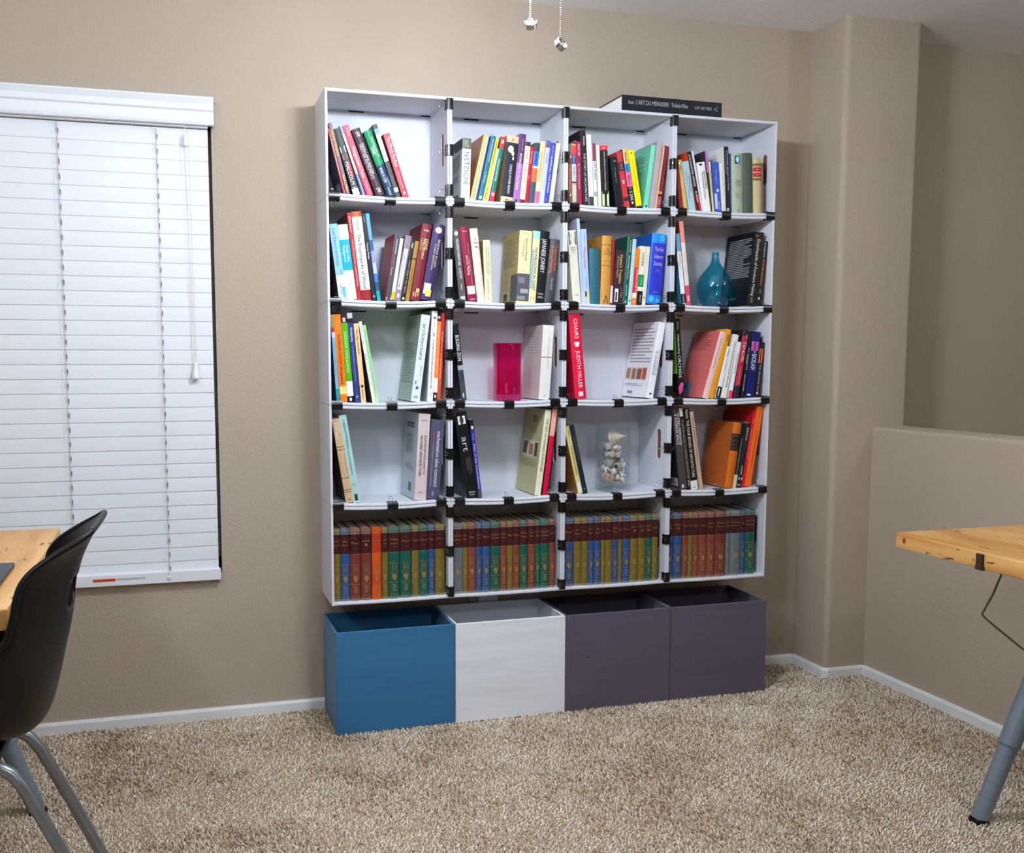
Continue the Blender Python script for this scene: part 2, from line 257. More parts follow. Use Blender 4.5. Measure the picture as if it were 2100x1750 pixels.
(0,2,0.8735,1.6849,-0.212,0.016,0.2315,0.167,-3.5,0,'f2f4f4','f2f4f4',[(0.86,1,'40444a')],[('the elements',0.2,0.62,0.2,'9aa0a4',0,'v')],[],'tall white paperback with a grey foot'),
(0,2,0.8915,1.6844,-0.212,0.011,0.2056,0.148,-3.1,0,'f0f0ee','f0f0ee',[(0,0.28,'8c3c60'),(0.76,0.83,'a8a8a8')],[('SELDEN',0.3,0.56,0.66,'3c343c',0,'v')],[],'white paperback with a mauve top'),
(0,2,0.9072,1.684,-0.212,0.0102,0.2008,0.145,-3.3,0,'f4e8dc','f4e8dc',[],[],[],'slim cream paperback beside the red-topped black one'),
(0,2,0.919,1.6838,-0.212,0.0269,0.2005,0.144,-3.3,0,'241e20','241e20',[(0,0.075,'ec2c44')],[('modern philosophy from Descartes to Nietzsche',0.1,0.72,0.2,'e8e8e4',0.05,'v'),('M',0.02,0.06,0.3,'f4f4f2',0,'h')],[('s',0.02,0.98,0.74,0.99,'8cc828'),('s',0.14,0.9,0.78,0.97,'eef4e4')],'black paperback with red top and lime sticker'),
(0,2,0.9691,1.6833,-0.212,0.0246,0.1672,0.12,-8.5,0,'14181e','14161a',[],[('Blackwell',0.06,0.1,0.4,'90c0e0',0.1,'h'),('the waste land',0.2,0.5,0.2,'8898a4',0,'v')],[],'glossy black paperback,shortest on its shelf'),
(0,2,1.0016,1.6834,-0.212,0.0187,0.1868,0.135,-10.6,0,'c83c44','c83c44',[(0.18,0.34,'4a2428'),(0.8,0.87,'4a2428')],[('TOUT',0.2,0.32,0.45,'c8a0a0',0,'v')],[('s',0.35,0.65,0.5,0.56,'f0dcd8')],'red paperback with dark bands across the spine'),
(0,2,1.0224,1.6837,-0.212,0.0186,0.196,0.141,-10.1,0,'201c1e','201c1e',[(0,0.24,'e8c070'),(0.24,0.39,'3c94d8'),(0.39,0.63,'f06ca8')],[('C. G. JUNG',0.65,0.86,0.56,'f4f4f2',0,'v'),('Memories,',0.06,0.2,0.4,'2c2420',0,'v'),('Dreams,',0.26,0.37,0.4,'14304c',0,'v'),('Reflections',0.44,0.6,0.4,'5c1c3c',0,'v')],[('e',0,0.9,0.2,0.018,'f4f4f2')],'black paperback with yellow,blue and pink blocks'),
(0,2,1.0439,1.6841,-0.212,0.0216,0.1932,0.139,-10.4,0,'f4e80c','f4e80c',[(0.95,1,'201e1c')],[('Introducing Semiotics',0.18,0.66,0.25,'c8b808',0,'v')],[('s',0.4,0.6,0.04,0.07,'5c5408')],'bright yellow paperback'),
(0,2,1.0861,1.6853,-0.212,0.0175,0.2118,0.153,6.9,0,'7cd8b8','64b89c',[],[('L A T E R   W O R K S',0.06,0.56,0.3,'e4f8f0',0.05,'v')],[('l',0.1,0.75,0.12,0.5,10,'3c7864'),('s',0.3,0.7,0.94,0.97,'1c3c34')],'mint green paperback showing its lettered cover'),
(0,2,1.11,1.6862,-0.212,0.0214,0.2235,0.161,6.9,0,'b4a8a8','a89c9c',[],[('Understanding Power',0.3,0.62,0.25,'ece4e4',0.1,'v')],[],'grey mauve paperback'),
(0,2,1.1165,1.6865,-0.212,0.0061,0.2083,0.15,7.7,0,'e4b888','e4b888',[],[],[],'slim tan booklet beside the maroon paperback'),
(0,2,1.1303,1.6871,-0.212,0.014,0.2099,0.151,8.0,0,'7c2c38','7c2c38',[(0.72,0.76,'e88040'),(0.76,0.8,'3c1c20'),(0.8,1,'ac4858')],[('NAUSEA',0.85,0.93,0.3,'f0d0d0',0,'v')],[],'maroon paperback with an orange mark low on the spine'),
(0,3,1.2038,1.6874,-0.212,0.0114,0.1438,0.11,-6.9,0,'8c2830','8c2830',[],[],[],'dark red paperback leaning on the box side'),
(0,3,1.2217,1.6866,-0.212,0.0127,0.1689,0.122,-9.4,0,'dcb464','dcb464',[],[('a treatise',0.1,0.2,0.3,'8c6c30',0,'v')],[],'golden tan paperback'),
(0,3,1.2401,1.6858,-0.212,0.0246,0.1653,0.119,-10.9,0,'a8ccd8','a8ccd8',[],[('Basic Writings of Existentialism',0.2,0.78,0.26,'c8809c',-0.18,'v'),('philosophy',0.3,0.62,0.26,'486c80',0.2,'v')],[],'pale blue paperback with pinkish lettering'),
(0,3,1.2721,1.6847,-0.212,0.0162,0.2019,0.145,-13.0,0,'1e181a','e0501c',[],[('A CLOCKWORK ORANGE',0.05,0.58,0.42,'f4f4f2',-0.1,'v'),('BURGESS',0.66,0.84,0.36,'f4f4f2',-0.1,'v')],[('s',0.4,1,0.72,1,'c0283c')],'black paperback with an orange cover'),
(0,3,1.2886,1.6842,-0.212,0.0063,0.2065,0.12,-12.5,0,'e0dcf0','e0dcf0',[],[],[],'slim lilac white booklet behind the white paperback'),
(0,3,1.2948,1.6841,-0.212,0.0283,0.1671,0.12,-9.9,0,'f2f0ec','f2f0ec',[],[('SIGMUND FREUD',0.18,0.55,0.26,'1c1c1c',0.24,'v'),('The Interpretation of Dreams',0.2,0.74,0.24,'3c3c3c',-0.02,'v')],[('s',0.2,0.6,0.03,0.07,'2c2c2c')],'white paperback with black two-line title'),
(0,3,1.3231,1.6836,-0.212,0.0066,0.2071,0.13,-8.0,0,'38382c','2c2c34',[(0,0.35,'b868cc')],[],[],'slim purple-topped paperback with a black cover'),
(0,3,1.3296,1.6835,-0.212,0.0071,0.1712,0.123,-6.7,0,'e8d498','e8d498',[],[('WAITING',0.15,0.6,0.5,'50402c',0,'v')],[],'slim straw coloured paperback'),
(0,3,1.34,1.6834,-0.212,0.0242,0.1705,0.123,-6.0,0,'3458bc','3458bc',[],[('Kierkegaard',0.15,0.42,0.28,'b8a4dc',0.05,'v'),('Either/Or',0.78,0.95,0.3,'e4ecf8',0.2,'v')],[('e',0.1,0.56,0.2,0.03,'e8ecf4'),('s',0.05,0.45,0.62,0.92,'c0ccec')],'blue paperback with white marks low on the spine'),
(0,3,1.3658,1.6833,-0.212,0.0146,0.1683,0.121,-5.2,0,'e8e6dc','e8e6dc',[],[('THE TRIAL OF MAN',0.15,0.5,0.2,'a4a49c',0,'v')],[],'slim off-white paperback beside the tall black one'),
(0,3,1.382,1.6834,-0.212,0.0178,0.2245,0.162,-4.1,0,'16161a','e8e8e4',[],[('LUCE IRIGARAY  Philosophy in the Feminine',0.06,0.66,0.24,'e4e4e8',0.16,'v'),('PHILOSOPHY',0.06,0.42,0.2,'9aa8cc',-0.2,'v'),('R',0.92,0.985,0.6,'f4f4f2',0,'h')],[('l',0.1,0.7,0.08,0.35,9,'b4b4ac')],'tall black paperback with a white cover'),
(0,3,1.3996,1.6835,-0.212,0.0049,0.2024,0.13,-3.5,0,'2c488c','2c488c',[],[],[],'very slim dark blue booklet'),
(0,3,1.4042,1.6836,-0.212,0.0421,0.2025,0.146,-2.4,1,'a8b49c','a8b49c',[],[('THE BASIC',0.44,0.465,0.5,'6c7864',0.05,'h'),('WRITINGS OF',0.475,0.5,0.6,'6c7864',0.05,'h'),('BERTRAND',0.51,0.535,0.5,'6c7864',0.05,'h'),('1903-1959',0.55,0.57,0.35,'6c7864',0.05,'h'),('THIS VOLUME',0.68,0.7,0.55,'6c7864',0.05,'h'),('EDITED BY',0.72,0.74,0.45,'6c7864',0.05,'h')],[('s',0.24,0.72,0.04,0.175,'204468'),('e',0,0.1,0.16,0.05,'a8dcec'),('e',0.1,0.155,0.1,0.012,'68a4c4'),('e',0,0.95,0.12,0.02,'8c9880')],'sage grey hardcover with a blue portrait square'),
(0,3,1.4482,1.6844,-0.212,0.0371,0.2055,0.148,-2.5,1,'48564a','48564a',[],[],[],'dark green hardcover with a plain rounded spine'),
(0,3,1.4877,1.6857,-0.212,0.0313,0.1906,0.137,-2.3,1,'c4b888','c4b888',[(0.1,0.155,'84642c'),(0.155,0.17,'e0c878'),(0.17,0.25,'c01c30'),(0.25,0.265,'e0c878'),(0.265,0.34,'c01c30'),(0.34,0.355,'e0c878'),(0.355,0.405,'84642c')],[('1994',0.2,0.22,0.35,'f0c8b0',0,'h'),('II',0.29,0.31,0.2,'f0c8b0',0,'h')],[],'cream leather hardcover with red and gilt spine labels'),
(0,3,1.52,1.6871,-0.212,0.0084,0.1739,0.12,-2.5,0,'7c6058','7c6058',[],[],[],'slim brown paperback beside the red-labelled one'),
(1,0,0.0392,1.368,-0.212,0.0251,0.2299,0.166,-7.2,0,'8cc4ec','2c2024',[(0.68,1,'e4f4fc')],[('herbivoracious',0.06,0.56,0.42,'80708c',0,'v'),('NATKIN',0.6,0.68,0.14,'4c5c74',0.2,'v'),('HARVARD COMMON PRESS',0.8,0.94,0.2,'4c5c64',-0.1,'v')],[('s',0.55,0.95,0.84,0.98,'58b0e0')],'pale blue and white cookbook with thin lettering'),
(1,0,0.0643,1.3667,-0.212,0.0307,0.2303,0.166,-6.8,0,'f6f8fa','f6f8fa',[(0.2,0.61,'08a8bc')],[('Design Office',0.28,0.5,0.24,'f4f4f2',0.18,'v'),('Management',0.28,0.5,0.24,'f4f4f2',-0.16,'v'),('Neni',0.78,0.8,0.28,'606060',0,'h')],[],'white paperback with a wide turquoise band'),
(1,0,0.0967,1.3653,-0.212,0.0119,0.2687,0.193,-6.4,0,'b8242c','541420',[],[('James Krenov',0.04,0.22,0.5,'f8e0e0',0.05,'v'),('THE IMPRACTICAL CABINETMAKER',0.3,0.84,0.5,'f4b0bc',0.05,'v')],[],'tall dark red paperback with pale capitals'),
(1,0,0.1105,1.3648,-0.212,0.0309,0.273,0.197,-6.5,1,'f8f8f6','f8f8f6',[(0,0.06,'bc6438'),(0.88,1,'982830')],[('The Encyclopedia of Wood',0.25,0.87,0.36,'1c1c1c',-0.02,'v'),('USDA',0.08,0.21,0.26,'5c5c60',-0.02,'v')],[],'white hardcover with rust ends and bold black title'),
(1,0,0.1445,1.364,-0.212,0.0128,0.2701,0.194,-7.0,0,'201c2a','201c2a',[],[('Taking Shape',0.33,0.52,0.4,'f0e8e8',0,'v'),('THAMES',0.03,0.1,0.3,'a8a8b4',0,'v'),('H',0.93,0.96,0.4,'f4f4f2',0,'h')],[],'tall black paperback beside the rust-ended hardcover'),
(1,0,0.1597,1.3637,-0.212,0.0111,0.2711,0.195,-7.4,0,'3c64c8','3c64c8',[(0,0.06,'38b8dc'),(0.06,0.3,'68a0f0'),(0.3,0.42,'1c6080'),(0.42,0.56,'8c98e8'),(0.56,0.68,'b8c4f4'),(0.68,0.78,'4878d8'),(0.78,0.88,'145c7c'),(0.88,1,'08a8ac')],[],[],'slim mosaic blue paperback'),
(1,0,0.2013,1.3635,-0.212,0.0156,0.2122,0.153,8.7,0,'4c4a54','b83418',[],[('Mathematics',0.08,0.3,0.34,'f4f4f2',0.15,'v'),('Poetry and the',0.34,0.52,0.3,'f07040',0.05,'v'),('PLATONIC',0.5,0.62,0.28,'c8c8cc',-0.2,'v')],[('s',0,1,0.94,0.99,'eef0f0')],'charcoal paperback with a red-orange cover'),
(1,0,0.2121,1.3636,-0.212,0.0109,0.1991,0.143,9.5,0,'f2e8e8','b02838',[(0.84,1,'dcb81c')],[],[],'white paperback with yellow foot'),
(1,0,0.2321,1.3638,-0.212,0.02,0.2081,0.15,10.9,0,'8c808c','8c5c68',[],[('Consilience: The Unity of Knowledge',0.24,0.8,0.28,'5c5460',-0.05,'v')],[('s',0.2,0.78,0.2,0.82,'f0f2f6'),('s',0.35,0.7,0.88,0.94,'e4e4e8')],'grey mauve paperback with a long white label'),
(1,0,0.2469,1.364,-0.212,0.0125,0.1975,0.142,10.6,0,'1c1a1a','1c1a1a',[],[('WHAT DOES IT ALL MEAN',0.34,0.86,0.42,'a8a4a0',0,'v'),('Nagel',0.06,0.14,0.4,'f4f4f2',0,'v')],[('e',0,0.95,0.3,0.02,'ece4dc')],'black paperback with grey block lettering'),
(1,0,0.2609,1.3643,-0.212,0.0126,0.1919,0.138,10.2,0,'a87c2c','a87c2c',[(0.28,0.31,'4c3814')],[('Crime and Punishment',0.42,0.8,0.3,'604414',0,'v')],[],'olive gold paperback'),
(1,0,0.295,1.3654,-0.212,0.031,0.2427,0.175,10.0,1,'782430','782430',[],[('MORAL',0.19,0.34,0.28,'f0e0a0',0.24,'v'),('PHILOSOPHY',0.19,0.46,0.28,'f0e0a0',-0.02,'v'),('Selected Readings',0.19,0.34,0.1,'f0e0a0',-0.3,'v'),('HB',0.07,0.095,0.5,'f0e8d0',0,'h')],[('e',0.1,0.86,0.18,0.025,'e8d080'),('s',0.2,0.28,0.89,0.95,'e8d080'),('s',0.42,0.5,0.88,0.95,'e8d080'),('s',0.64,0.72,0.88,0.94,'e8d080')],'maroon hardcover with gilt capitals'),
(1,0,0.3337,1.3671,-0.212,0.036,0.2423,0.174,10.8,1,'3c2c5c','3c2c5c',[],[('READINGS IN LAW',0.2,0.56,0.2,'f0e8a0',0.2,'v'),('THIRD EDITION',0.25,0.6,0.12,'e0dcc8',-0.05,'v')],[('e',0,0.08,0.3,0.04,'f4ecb0'),('s',0.1,0.7,0.78,0.92,'d8dce4'),('s',0.3,0.8,0.86,0.95,'e8d860')],'dark violet hardcover with a torn sticker'),
(1,1,0.4273,1.3681,-0.212,0.0224,0.2277,0.164,-6.2,1,'5c5652','1c1a1c',[],[('MODERN FURNITURE',0.14,0.5,0.36,'f4f4f2',0.02,'v'),('A HISTORY',0.54,0.69,0.36,'f4f4f2',0.02,'v'),('Watson',0.76,0.84,0.28,'e4e0dc',0,'v')],[('e',0,0.06,0.26,0.03,'e8e6e4'),('s',0.15,0.85,0.93,0.98,'c8c4c0')],'charcoal grey hardcover with white title'),
(1,1,0.4551,1.3666,-0.212,0.0299,0.2368,0.171,-7.3,1,'8c1c40','8c1c40',[],[('Vernacular Craftsmanship Movement',0.22,0.78,0.18,'d8a890',0.22,'v'),('and City Planning',0.38,0.64,0.26,'f4e4dc',-0.02,'v'),('HARVARD',0.05,0.07,0.55,'e0b8a8',0.05,'h'),('Bulfinch',0.955,0.98,0.5,'f0dcd8',0.05,'h')],[('s',0.1,0.95,0.79,0.9,'e8eaf2')],'burgundy hardcover with a white call-number sticker'),
(1,1,0.4875,1.3653,-0.212,0.026,0.2349,0.169,-6.6,1,'e8d8c8','e8d8c8',[],[('The',0.13,0.16,0.25,'5c5448',0.05,'h'),('Burning',0.18,0.215,0.5,'5c5448',0.05,'h'),('Village',0.235,0.27,0.5,'5c5448',0.05,'h'),('LEWIS',0.39,0.4,0.35,'b0a490',0,'h')],[],'cream cloth hardcover with a white top edge'),
(1,1,0.5133,1.3645,-0.212,0.0235,0.2001,0.144,-2.3,0,'e4e8b8','9c8450',[],[('THE AMERICAN SCENE: MODERN',0.1,0.56,0.2,'8c9470',0.22,'v'),('DESIGN AND CRAFT IN THE',0.1,0.52,0.2,'8c9470',-0.08,'v'),('JOHN TAYLOR',0.62,0.86,0.2,'8c9470',0,'v')],[('e',0,0.93,0.14,0.016,'a8ac8c')],'pale lemon paperback,shorter than its row'),
(1,1,0.6603,1.3646,-0.212,0.0423,0.234,0.168,3.1,0,'f4e8ac','b8a468',[(0.59,0.97,'585860')],[('Ancient Greek Philosophy',0.1,0.42,0.16,'6c6040',0.12,'v'),('From Thales to Aristotle',0.12,0.36,0.12,'8c805c',-0.12,'v'),('HACKETT',0.025,0.04,0.5,'8c805c',0,'h'),('W.K.C.',0.55,0.57,0.3,'6c6040',0,'h')],[('q',0.62,1,0.6,0.97,'5c5c5a'),('l',0.1,0.85,0.1,0.5,16,'8c7c50'),('q',0.15,0.5,0.83,0.96,'d8d0b0'),('q',0.2,0.45,0.85,0.95,'3c3830'),('s',0.1,0.6,0.64,0.72,'787880'),('s',0.3,0.95,0.8,0.86,'a0a0a8'),('s',0.05,0.7,0.9,0.95,'88888e')],'pale yellow hardcover with a grey photo on the spine'),
(1,1,0.6852,1.3654,-0.212,0.0237,0.234,0.169,4.2,0,'ece8b0','ece8b0',[(0,0.11,'a0dcd4')],[('THE PHILOSOPHICAL QUEST',0.22,0.82,0.4,'3c4c38',0.05,'v')],[('s',0.02,0.3,0.26,0.8,'88a8d0'),('s',0.15,0.85,0.9,0.96,'f0b898')],'pale yellow and aqua paperback with blue edge'),
(1,1,0.7162,1.3667,-0.212,0.0302,0.2332,0.168,4.6,0,'141418','141418',[],[('JAPANESE JOINERY',0.11,0.58,0.46,'f4f4f2',-0.05,'v'),('Hartley',0.86,0.89,0.6,'e8e8e4',0,'h'),('& Marks',0.905,0.935,0.6,'e8e8e4',0,'h')],[],'black hardcover with bold white capitals'),
(1,1,0.7479,1.3684,-0.212,0.0314,0.2066,0.149,6.0,1,'48464e','48464e',[],[('Complete Book',0.1,0.5,0.3,'e87830',0.2,'v'),('of Wood Finishing',0.1,0.54,0.3,'e87830',-0.18,'v'),('Robert Scharff',0.62,0.8,0.22,'c8c4c8',0.05,'v')],[],'charcoal hardcover with orange title'),
(1,2,0.8182,1.368,-0.212,0.029,0.238,0.171,-5.3,0,'e8e2d0','dcd4bc',[],[('VISION',0.225,0.25,0.7,'3c3830',0,'h'),('THESIS',0.26,0.285,0.6,'3c3830',0,'h'),('SUSAN K.',0.3,0.315,0.6,'6c685c',0,'h'),('OXFORD',0.875,0.89,0.4,'7c786c',0,'h')],[('s',0.08,0.95,0.02,0.2,'262420'),('e',-0.1,0.08,0.2,0.04,'d8d4c4'),('e',0.2,0.14,0.12,0.04,'c8c4b4'),('e',-0.2,0.16,0.1,0.03,'a8a498')],'cream paperback with a black woodcut on top'),
(1,2,0.8495,1.3664,-0.212,0.01,0.279,0.2,-4.3,0,'b8d4f8','c0bcd0',[],[('A PHILOSOPHY OF THE INTERIOR',0.18,0.84,0.34,'7c94c0',0,'v')],[],'tall slim pale blue paperback'),
(1,2,0.8594,1.366,-0.212,0.0199,0.2455,0.177,-3.8,0,'b4c8f0','b4c8f0',[],[('Metaphysics',0.24,0.53,0.42,'e04c68',-0.02,'v'),('Academic',0.06,0.18,0.22,'8898c0',0.1,'v'),('Van Inwagen',0.62,0.78,0.22,'7888b4',0.1,'v')],[('s',0.12,0.85,0.81,0.97,'f0d850'),('s',0.2,0.5,0.83,0.9,'3c3c34')],'light blue paperback with red title and yellow sticker'),
(1,2,0.8789,1.3652,-0.212,0.0371,0.1843,0.133,-1.6,1,'2c6474','2c6474',[],[],[],'plain teal cloth hardcover'),
(1,2,0.9503,1.3636,-0.212,0.0347,0.2286,0.165,1.3,1,'cc9440','b07c34',[(0.125,0.135,'6c4820'),(0.425,0.435,'6c4820')],[('The',0.185,0.205,0.3,'4c3010',0,'h'),('Travelling',0.215,0.24,0.7,'4c3010',0,'h'),('Tool Chest',0.25,0.275,0.8,'4c3010',0,'h'),('Wearing',0.355,0.375,0.6,'5c3c18',0,'h'),('Λ',0.86,0.98,0.5,'34240c',0,'h')],[],'ochre hardcover with ruled bands and a compass mark'),
(1,2,0.9613,1.3635,-0.212,0.0113,0.218,0.157,2.2,1,'801818','801818',[],[],[('s',0.1,0.75,0.7,0.96,'e8d8d4')],'slim dark red hardcover with a paper tag'),
(1,2,0.9967,1.3636,-0.212,0.0356,0.1818,0.131,3.3,0,'3a2430','3a2430',[],[("Hume's Treatise",0.08,0.6,0.3,'e8d468',0.08,'v'),('of Human Nature',0.1,0.5,0.17,'d8c878',-0.22,'v'),('J. P. Wright',0.68,0.86,0.15,'d8c8b0',0.3,'v')],[('s',0.14,0.48,0.7,0.94,'f0f0ee'),('s',0.22,0.38,0.76,0.92,'1c1c1e')],'dark plum paperback with gilt title and white sticker'),
(1,2,1.0151,1.3638,-0.212,0.0184,0.2298,0.165,4.2,1,'0c5c48','0c4038',[],[('Methodology in Practice',0.28,0.62,0.3,'e8f4ec',0.05,'v'),('R.J. HOLLAND',0.06,0.23,0.26,'e8f4ec',0.1,'v'),('SAGE UNIV PRESS',0.7,0.86,0.2,'e8f4ec',0,'v'),('A',0.92,0.97,0.4,'e8f4ec',0,'h')],[],'tall dark green hardcover with white title'),
(1,2,1.0289,1.364,-0.212,0.0131,0.2219,0.16,4.4,0,'bcd8dc','bcd8dc',[],[],[('e',0,0.93,0.24,0.016,'2c6478')],'pale aqua paperback beside the orange and red one'),
(1,2,1.0461,1.3644,-0.212,0.0152,0.1891,0.136,4.4,0,'f0821c','f0821c',[(0.33,0.78,'e02444'),(0.78,0.87,'f0e8dc')],[('DESCARTES',0.36,0.84,0.36,'f8f0ec',0.16,'v'),('A GUIDE',0.14,0.3,0.25,'a04c10',0,'v')],[('s',0.4,0.6,0.92,0.95,'f4f4f2')],'orange and red paperback with cream gap near foot'),
(1,2,1.0686,1.3651,-0.212,0.0213,0.1976,0.142,4.1,0,'f0ead8','f0ead8',[(0.48,0.69,'04944c'),(0.76,1,'1e1612')],[('LOCKE',0.11,0.34,0.42,'34342c',0,'v'),('An Essay',0.52,0.66,0.22,'e8f4e8',0.1,'v'),('PENGUIN',0.82,0.94,0.22,'e0dcd0',0.1,'v')],[],'cream paperback with green and black blocks'),
(1,2,1.0817,1.3656,-0.212,0.0132,0.1967,0.142,4.5,0,'e8e0c8','e8e0c8',[],[],[('e',0,0.87,0.2,0.016,'5c584c')],'slim cream paperback beside the thick blue book'),
(1,2,1.1379,1.3684,-0.212,0.0536,0.2353,0.169,4.7,1,'2c34c0','1c50a8',[(0,0.13,'1c8cdc'),(0.87,1,'1c7cd0')],[('The Very',0.19,0.27,0.62,'dcc8f4',0.05,'h'),('Literary',0.29,0.37,0.62,'dcc8f4',0.05,'h'),('Society',0.39,0.47,0.62,'dcc8f4',0.05,'h'),('with',0.5,0.515,0.14,'a8a0ec',0.05,'h'),('an essay',0.525,0.54,0.28,'a8a0ec',0.05,'h'),('Chaucer',0.82,0.84,0.42,'b8a8ec',0.05,'h')],[('s',0,0.09,0.13,0.87,'1c78d0'),('e',0.2,0.06,0.2,0.05,'40b0ec'),('e',-0.2,0.93,0.16,0.045,'48b4f0'),('e',0.2,0.95,0.14,0.04,'58a8ec')],'thick blue hardcover with script title and swirled border'),
(1,3,1.2196,1.3674,-0.212,0.0157,0.2431,0.175,-7.1,0,'f2f4f6','3c7c9c',[(0,0.25,'6ca8c8'),(0.84,0.97,'1c1c1e')],[('SCULPT',0.27,0.42,0.4,'7c7c80',0.05,'v'),('contemporary ceramics',0.4,0.6,0.18,'a0a0a4',-0.1,'v'),('PHAIDON',0.86,0.96,0.32,'f4f4f2',0,'v')],[],'white paperback with a steel blue top'),
(1,3,1.2386,1.3665,-0.212,0.0156,0.2858,0.2,-7.3,0,'e8e0d8','c84428',[(0,0.25,'f09c94'),(0.76,1,'d84c70')],[('THE PAINTED HOUSE',0.36,0.62,0.22,'c8c0b4',0,'v')],[('s',0.3,0.8,0.88,0.95,'f0b8c0')],'tall cream paperback with pink top and rose foot'),
(1,3,1.5065,1.3672,-0.212,0.0363,0.2575,0.185,6.2,0,'16161a','101216',[],[('Encyclopedia of Furniture Making',0.1,0.86,0.3,'ece4cc',-0.03,'v'),('JOYCE',0.88,0.95,0.22,'c8c4b8',-0.05,'v')],[('l',0.12,0.95,0.08,0.62,22,'9c9ca0'),('l',0.3,0.6,0.88,0.92,2,'a8a8a8'),('s',0.1,0.4,0.04,0.07,'7c3c20')],'thick black hardcover with cream title,back cover lettered'),
(1,3,1.5259,1.3683,-0.212,0.0184,0.2272,0.164,6.0,0,'1a191c','1a191c',[],[('PICTURE FRAMING',0.28,0.68,0.42,'e87c2c',0,'v'),('The Complete Guide',0.02,0.25,0.3,'e4e4e4',-0.05,'v'),('BATSFORD',0.74,0.8,0.25,'d0d0d0',0,'v')],[('e',-0.05,0.88,0.2,0.02,'d8d0b8')],'black paperback with orange title against the box side'),
(2,0,0.0274,1.0499,-0.212,0.0104,0.2719,0.196,-3.6,0,'84b0c8','24405c',[(0,0.15,'a48c54'),(0.15,0.2,'b83c38'),(0.2,0.26,'d8d0d8'),(0.85,1,'2c94ac')],[('The Art of Cabinetmaking',0.32,0.7,0.28,'4c7890',0,'v')],[],'steel blue paperback with a tan top'),
(2,0,0.0395,1.0492,-0.212,0.0217,0.273,0.197,-4.0,0,'f07c14','f07c14',[(0.82,0.91,'f8e088')],[('INTERIOR DESIGN',0.23,0.58,0.42,'6c2008',0,'v'),('Illustrated',0.6,0.79,0.42,'4c1804',0,'v'),('Ching',0.05,0.17,0.18,'f8c488',0,'v')],[],'bright orange paperback with dark brown title'),
(2,0,0.0622,1.048,-0.212,0.0199,0.2756,0.198,-4.1,0,'58ac14','58ac14',[(0,0.1,'1c161c'),(0.76,0.93,'f2f4f4'),(0.93,1,'161214')],[('DESIGN DRAWING',0.2,0.66,0.38,'d8f0b8',-0.05,'v')],[('s',0.25,0.7,0.04,0.09,'f4a8bc'),('e',0,0.965,0.2,0.02,'e8e8e4')],'green paperback with black and white foot'),
(2,0,0.0855,1.0469,-0.212,0.0163,0.2804,0.2,-4.7,0,'2c3c84','2c3c84',[(0,0.06,'c8c4c4'),(0.06,0.11,'14121c')],[('Workbenches',0.16,0.32,0.5,'e8ecf8',0.05,'v'),('from design & theory to construction & use',0.36,0.76,0.18,'c0c8e8',0.05,'v'),('IFP',0.92,0.95,0.4,'d8e0f4',0,'h')],[],'navy blue paperback with white script title'),
(2,0,0.1049,1.0462,-0.212,0.0156,0.2491,0.179,-5.0,0,'f8cc94','f8cc94',[],[('New Edge of the Anvil',0.08,0.38,0.4,'3c2c1c',0,'v'),('Skipjack Press',0.82,0.95,0.3,'2c2014',0,'v')],[('e',0,0.79,0.28,0.02,'241a12')],'peach paperback with black title'),
(2,0,0.1412,1.0452,-0.212,0.0102,0.2582,0.186,-9.4,0,'f4f4f4','48382c',[],[('Woodworking at Home',0.06,0.28,0.32,'7c4c90',0,'v'),('UpCycle',0.38,0.47,0.6,'7c2084',0,'v'),('Life Furniture  American Craft',0.5,0.78,0.24,'5c5c68',0,'v')],[],'slim white magazine with purple lettering'),
(2,0,0.1522,1.045,-0.212,0.0096,0.2476,0.178,-9.4,0,'a8e4a0','a8e4a0',[],[('Furniture & Cabinets  How to be a Furniture Maker',0.06,0.84,0.3,'4c8054',0,'v')],[],'slim pale green paperback at the end of the leaning row'),
(2,0,0.2935,1.0465,-0.212,0.0288,0.2782,0.2,7.6,0,'dcecea','aab2ac',[],[('architecture',0.1,0.52,0.46,'6c6c70',0,'v'),('FORM,SPACE & ORDER',0.58,0.7,0.15,'8c9494',0.18,'v'),('Ching',0.045,0.06,0.4,'7c8080',0,'h')],[('l',0.2,0.85,0.08,0.16,3,'7c827c'),('l',0.15,0.85,0.32,0.8,20,'7c827c'),('e',0,0.84,0.16,0.018,'1c4c9c'),('s',0.2,0.35,0.76,0.8,'7c7c80'),('s',0.2,0.7,0.93,0.96,'a8b0b0')],'pale aqua white hardcover with large thin lower-case title'),
(2,0,0.3368,1.0484,-0.212,0.0185,0.289,0.2,3.6,0,'f6f7f9','c4c8cc',[],[('A VISUAL DICTIONARY OF ARCHITECTURE',0.32,0.86,0.3,'4c4c64',0,'v'),('CHING',0.12,0.18,0.2,'70707c',0,'v'),('WILEY',0.9,0.95,0.25,'9c9ca4',0,'v')],[('s',0.3,0.75,0.065,0.09,'5c5c60'),('e',0,0.26,0.25,0.025,'b0b4bc')],'tall white paperback with thin grey title'),
(2,0,0.3506,1.0492,-0.212,0.0133,0.2757,0.199,3.5,0,'f48838','f48838',[(0,0.075,'201818'),(0.73,0.9,'f2f0ee'),(0.9,1,'241c20')],[('ARCHITECTURAL GRAPHICS',0.14,0.68,0.36,'f8d0a0',0,'v')],[('s',0.15,0.75,0.015,0.045,'f4a8bc'),('e',0,0.945,0.25,0.02,'e0dcdc')],'orange paperback with black and white blocks'),
(2,0,0.3621,1.0498,-0.212,0.0117,0.2805,0.2,3.6,0,'dc5428','dc5428',[(0,0.45,'b42c30'),(0.45,0.62,'c83c2c')],[('The Cabinet Maker and Upholsterer Guide',0.2,0.74,0.3,'f4dcd4',0,'v')],[],'vermilion paperback shading from red'),
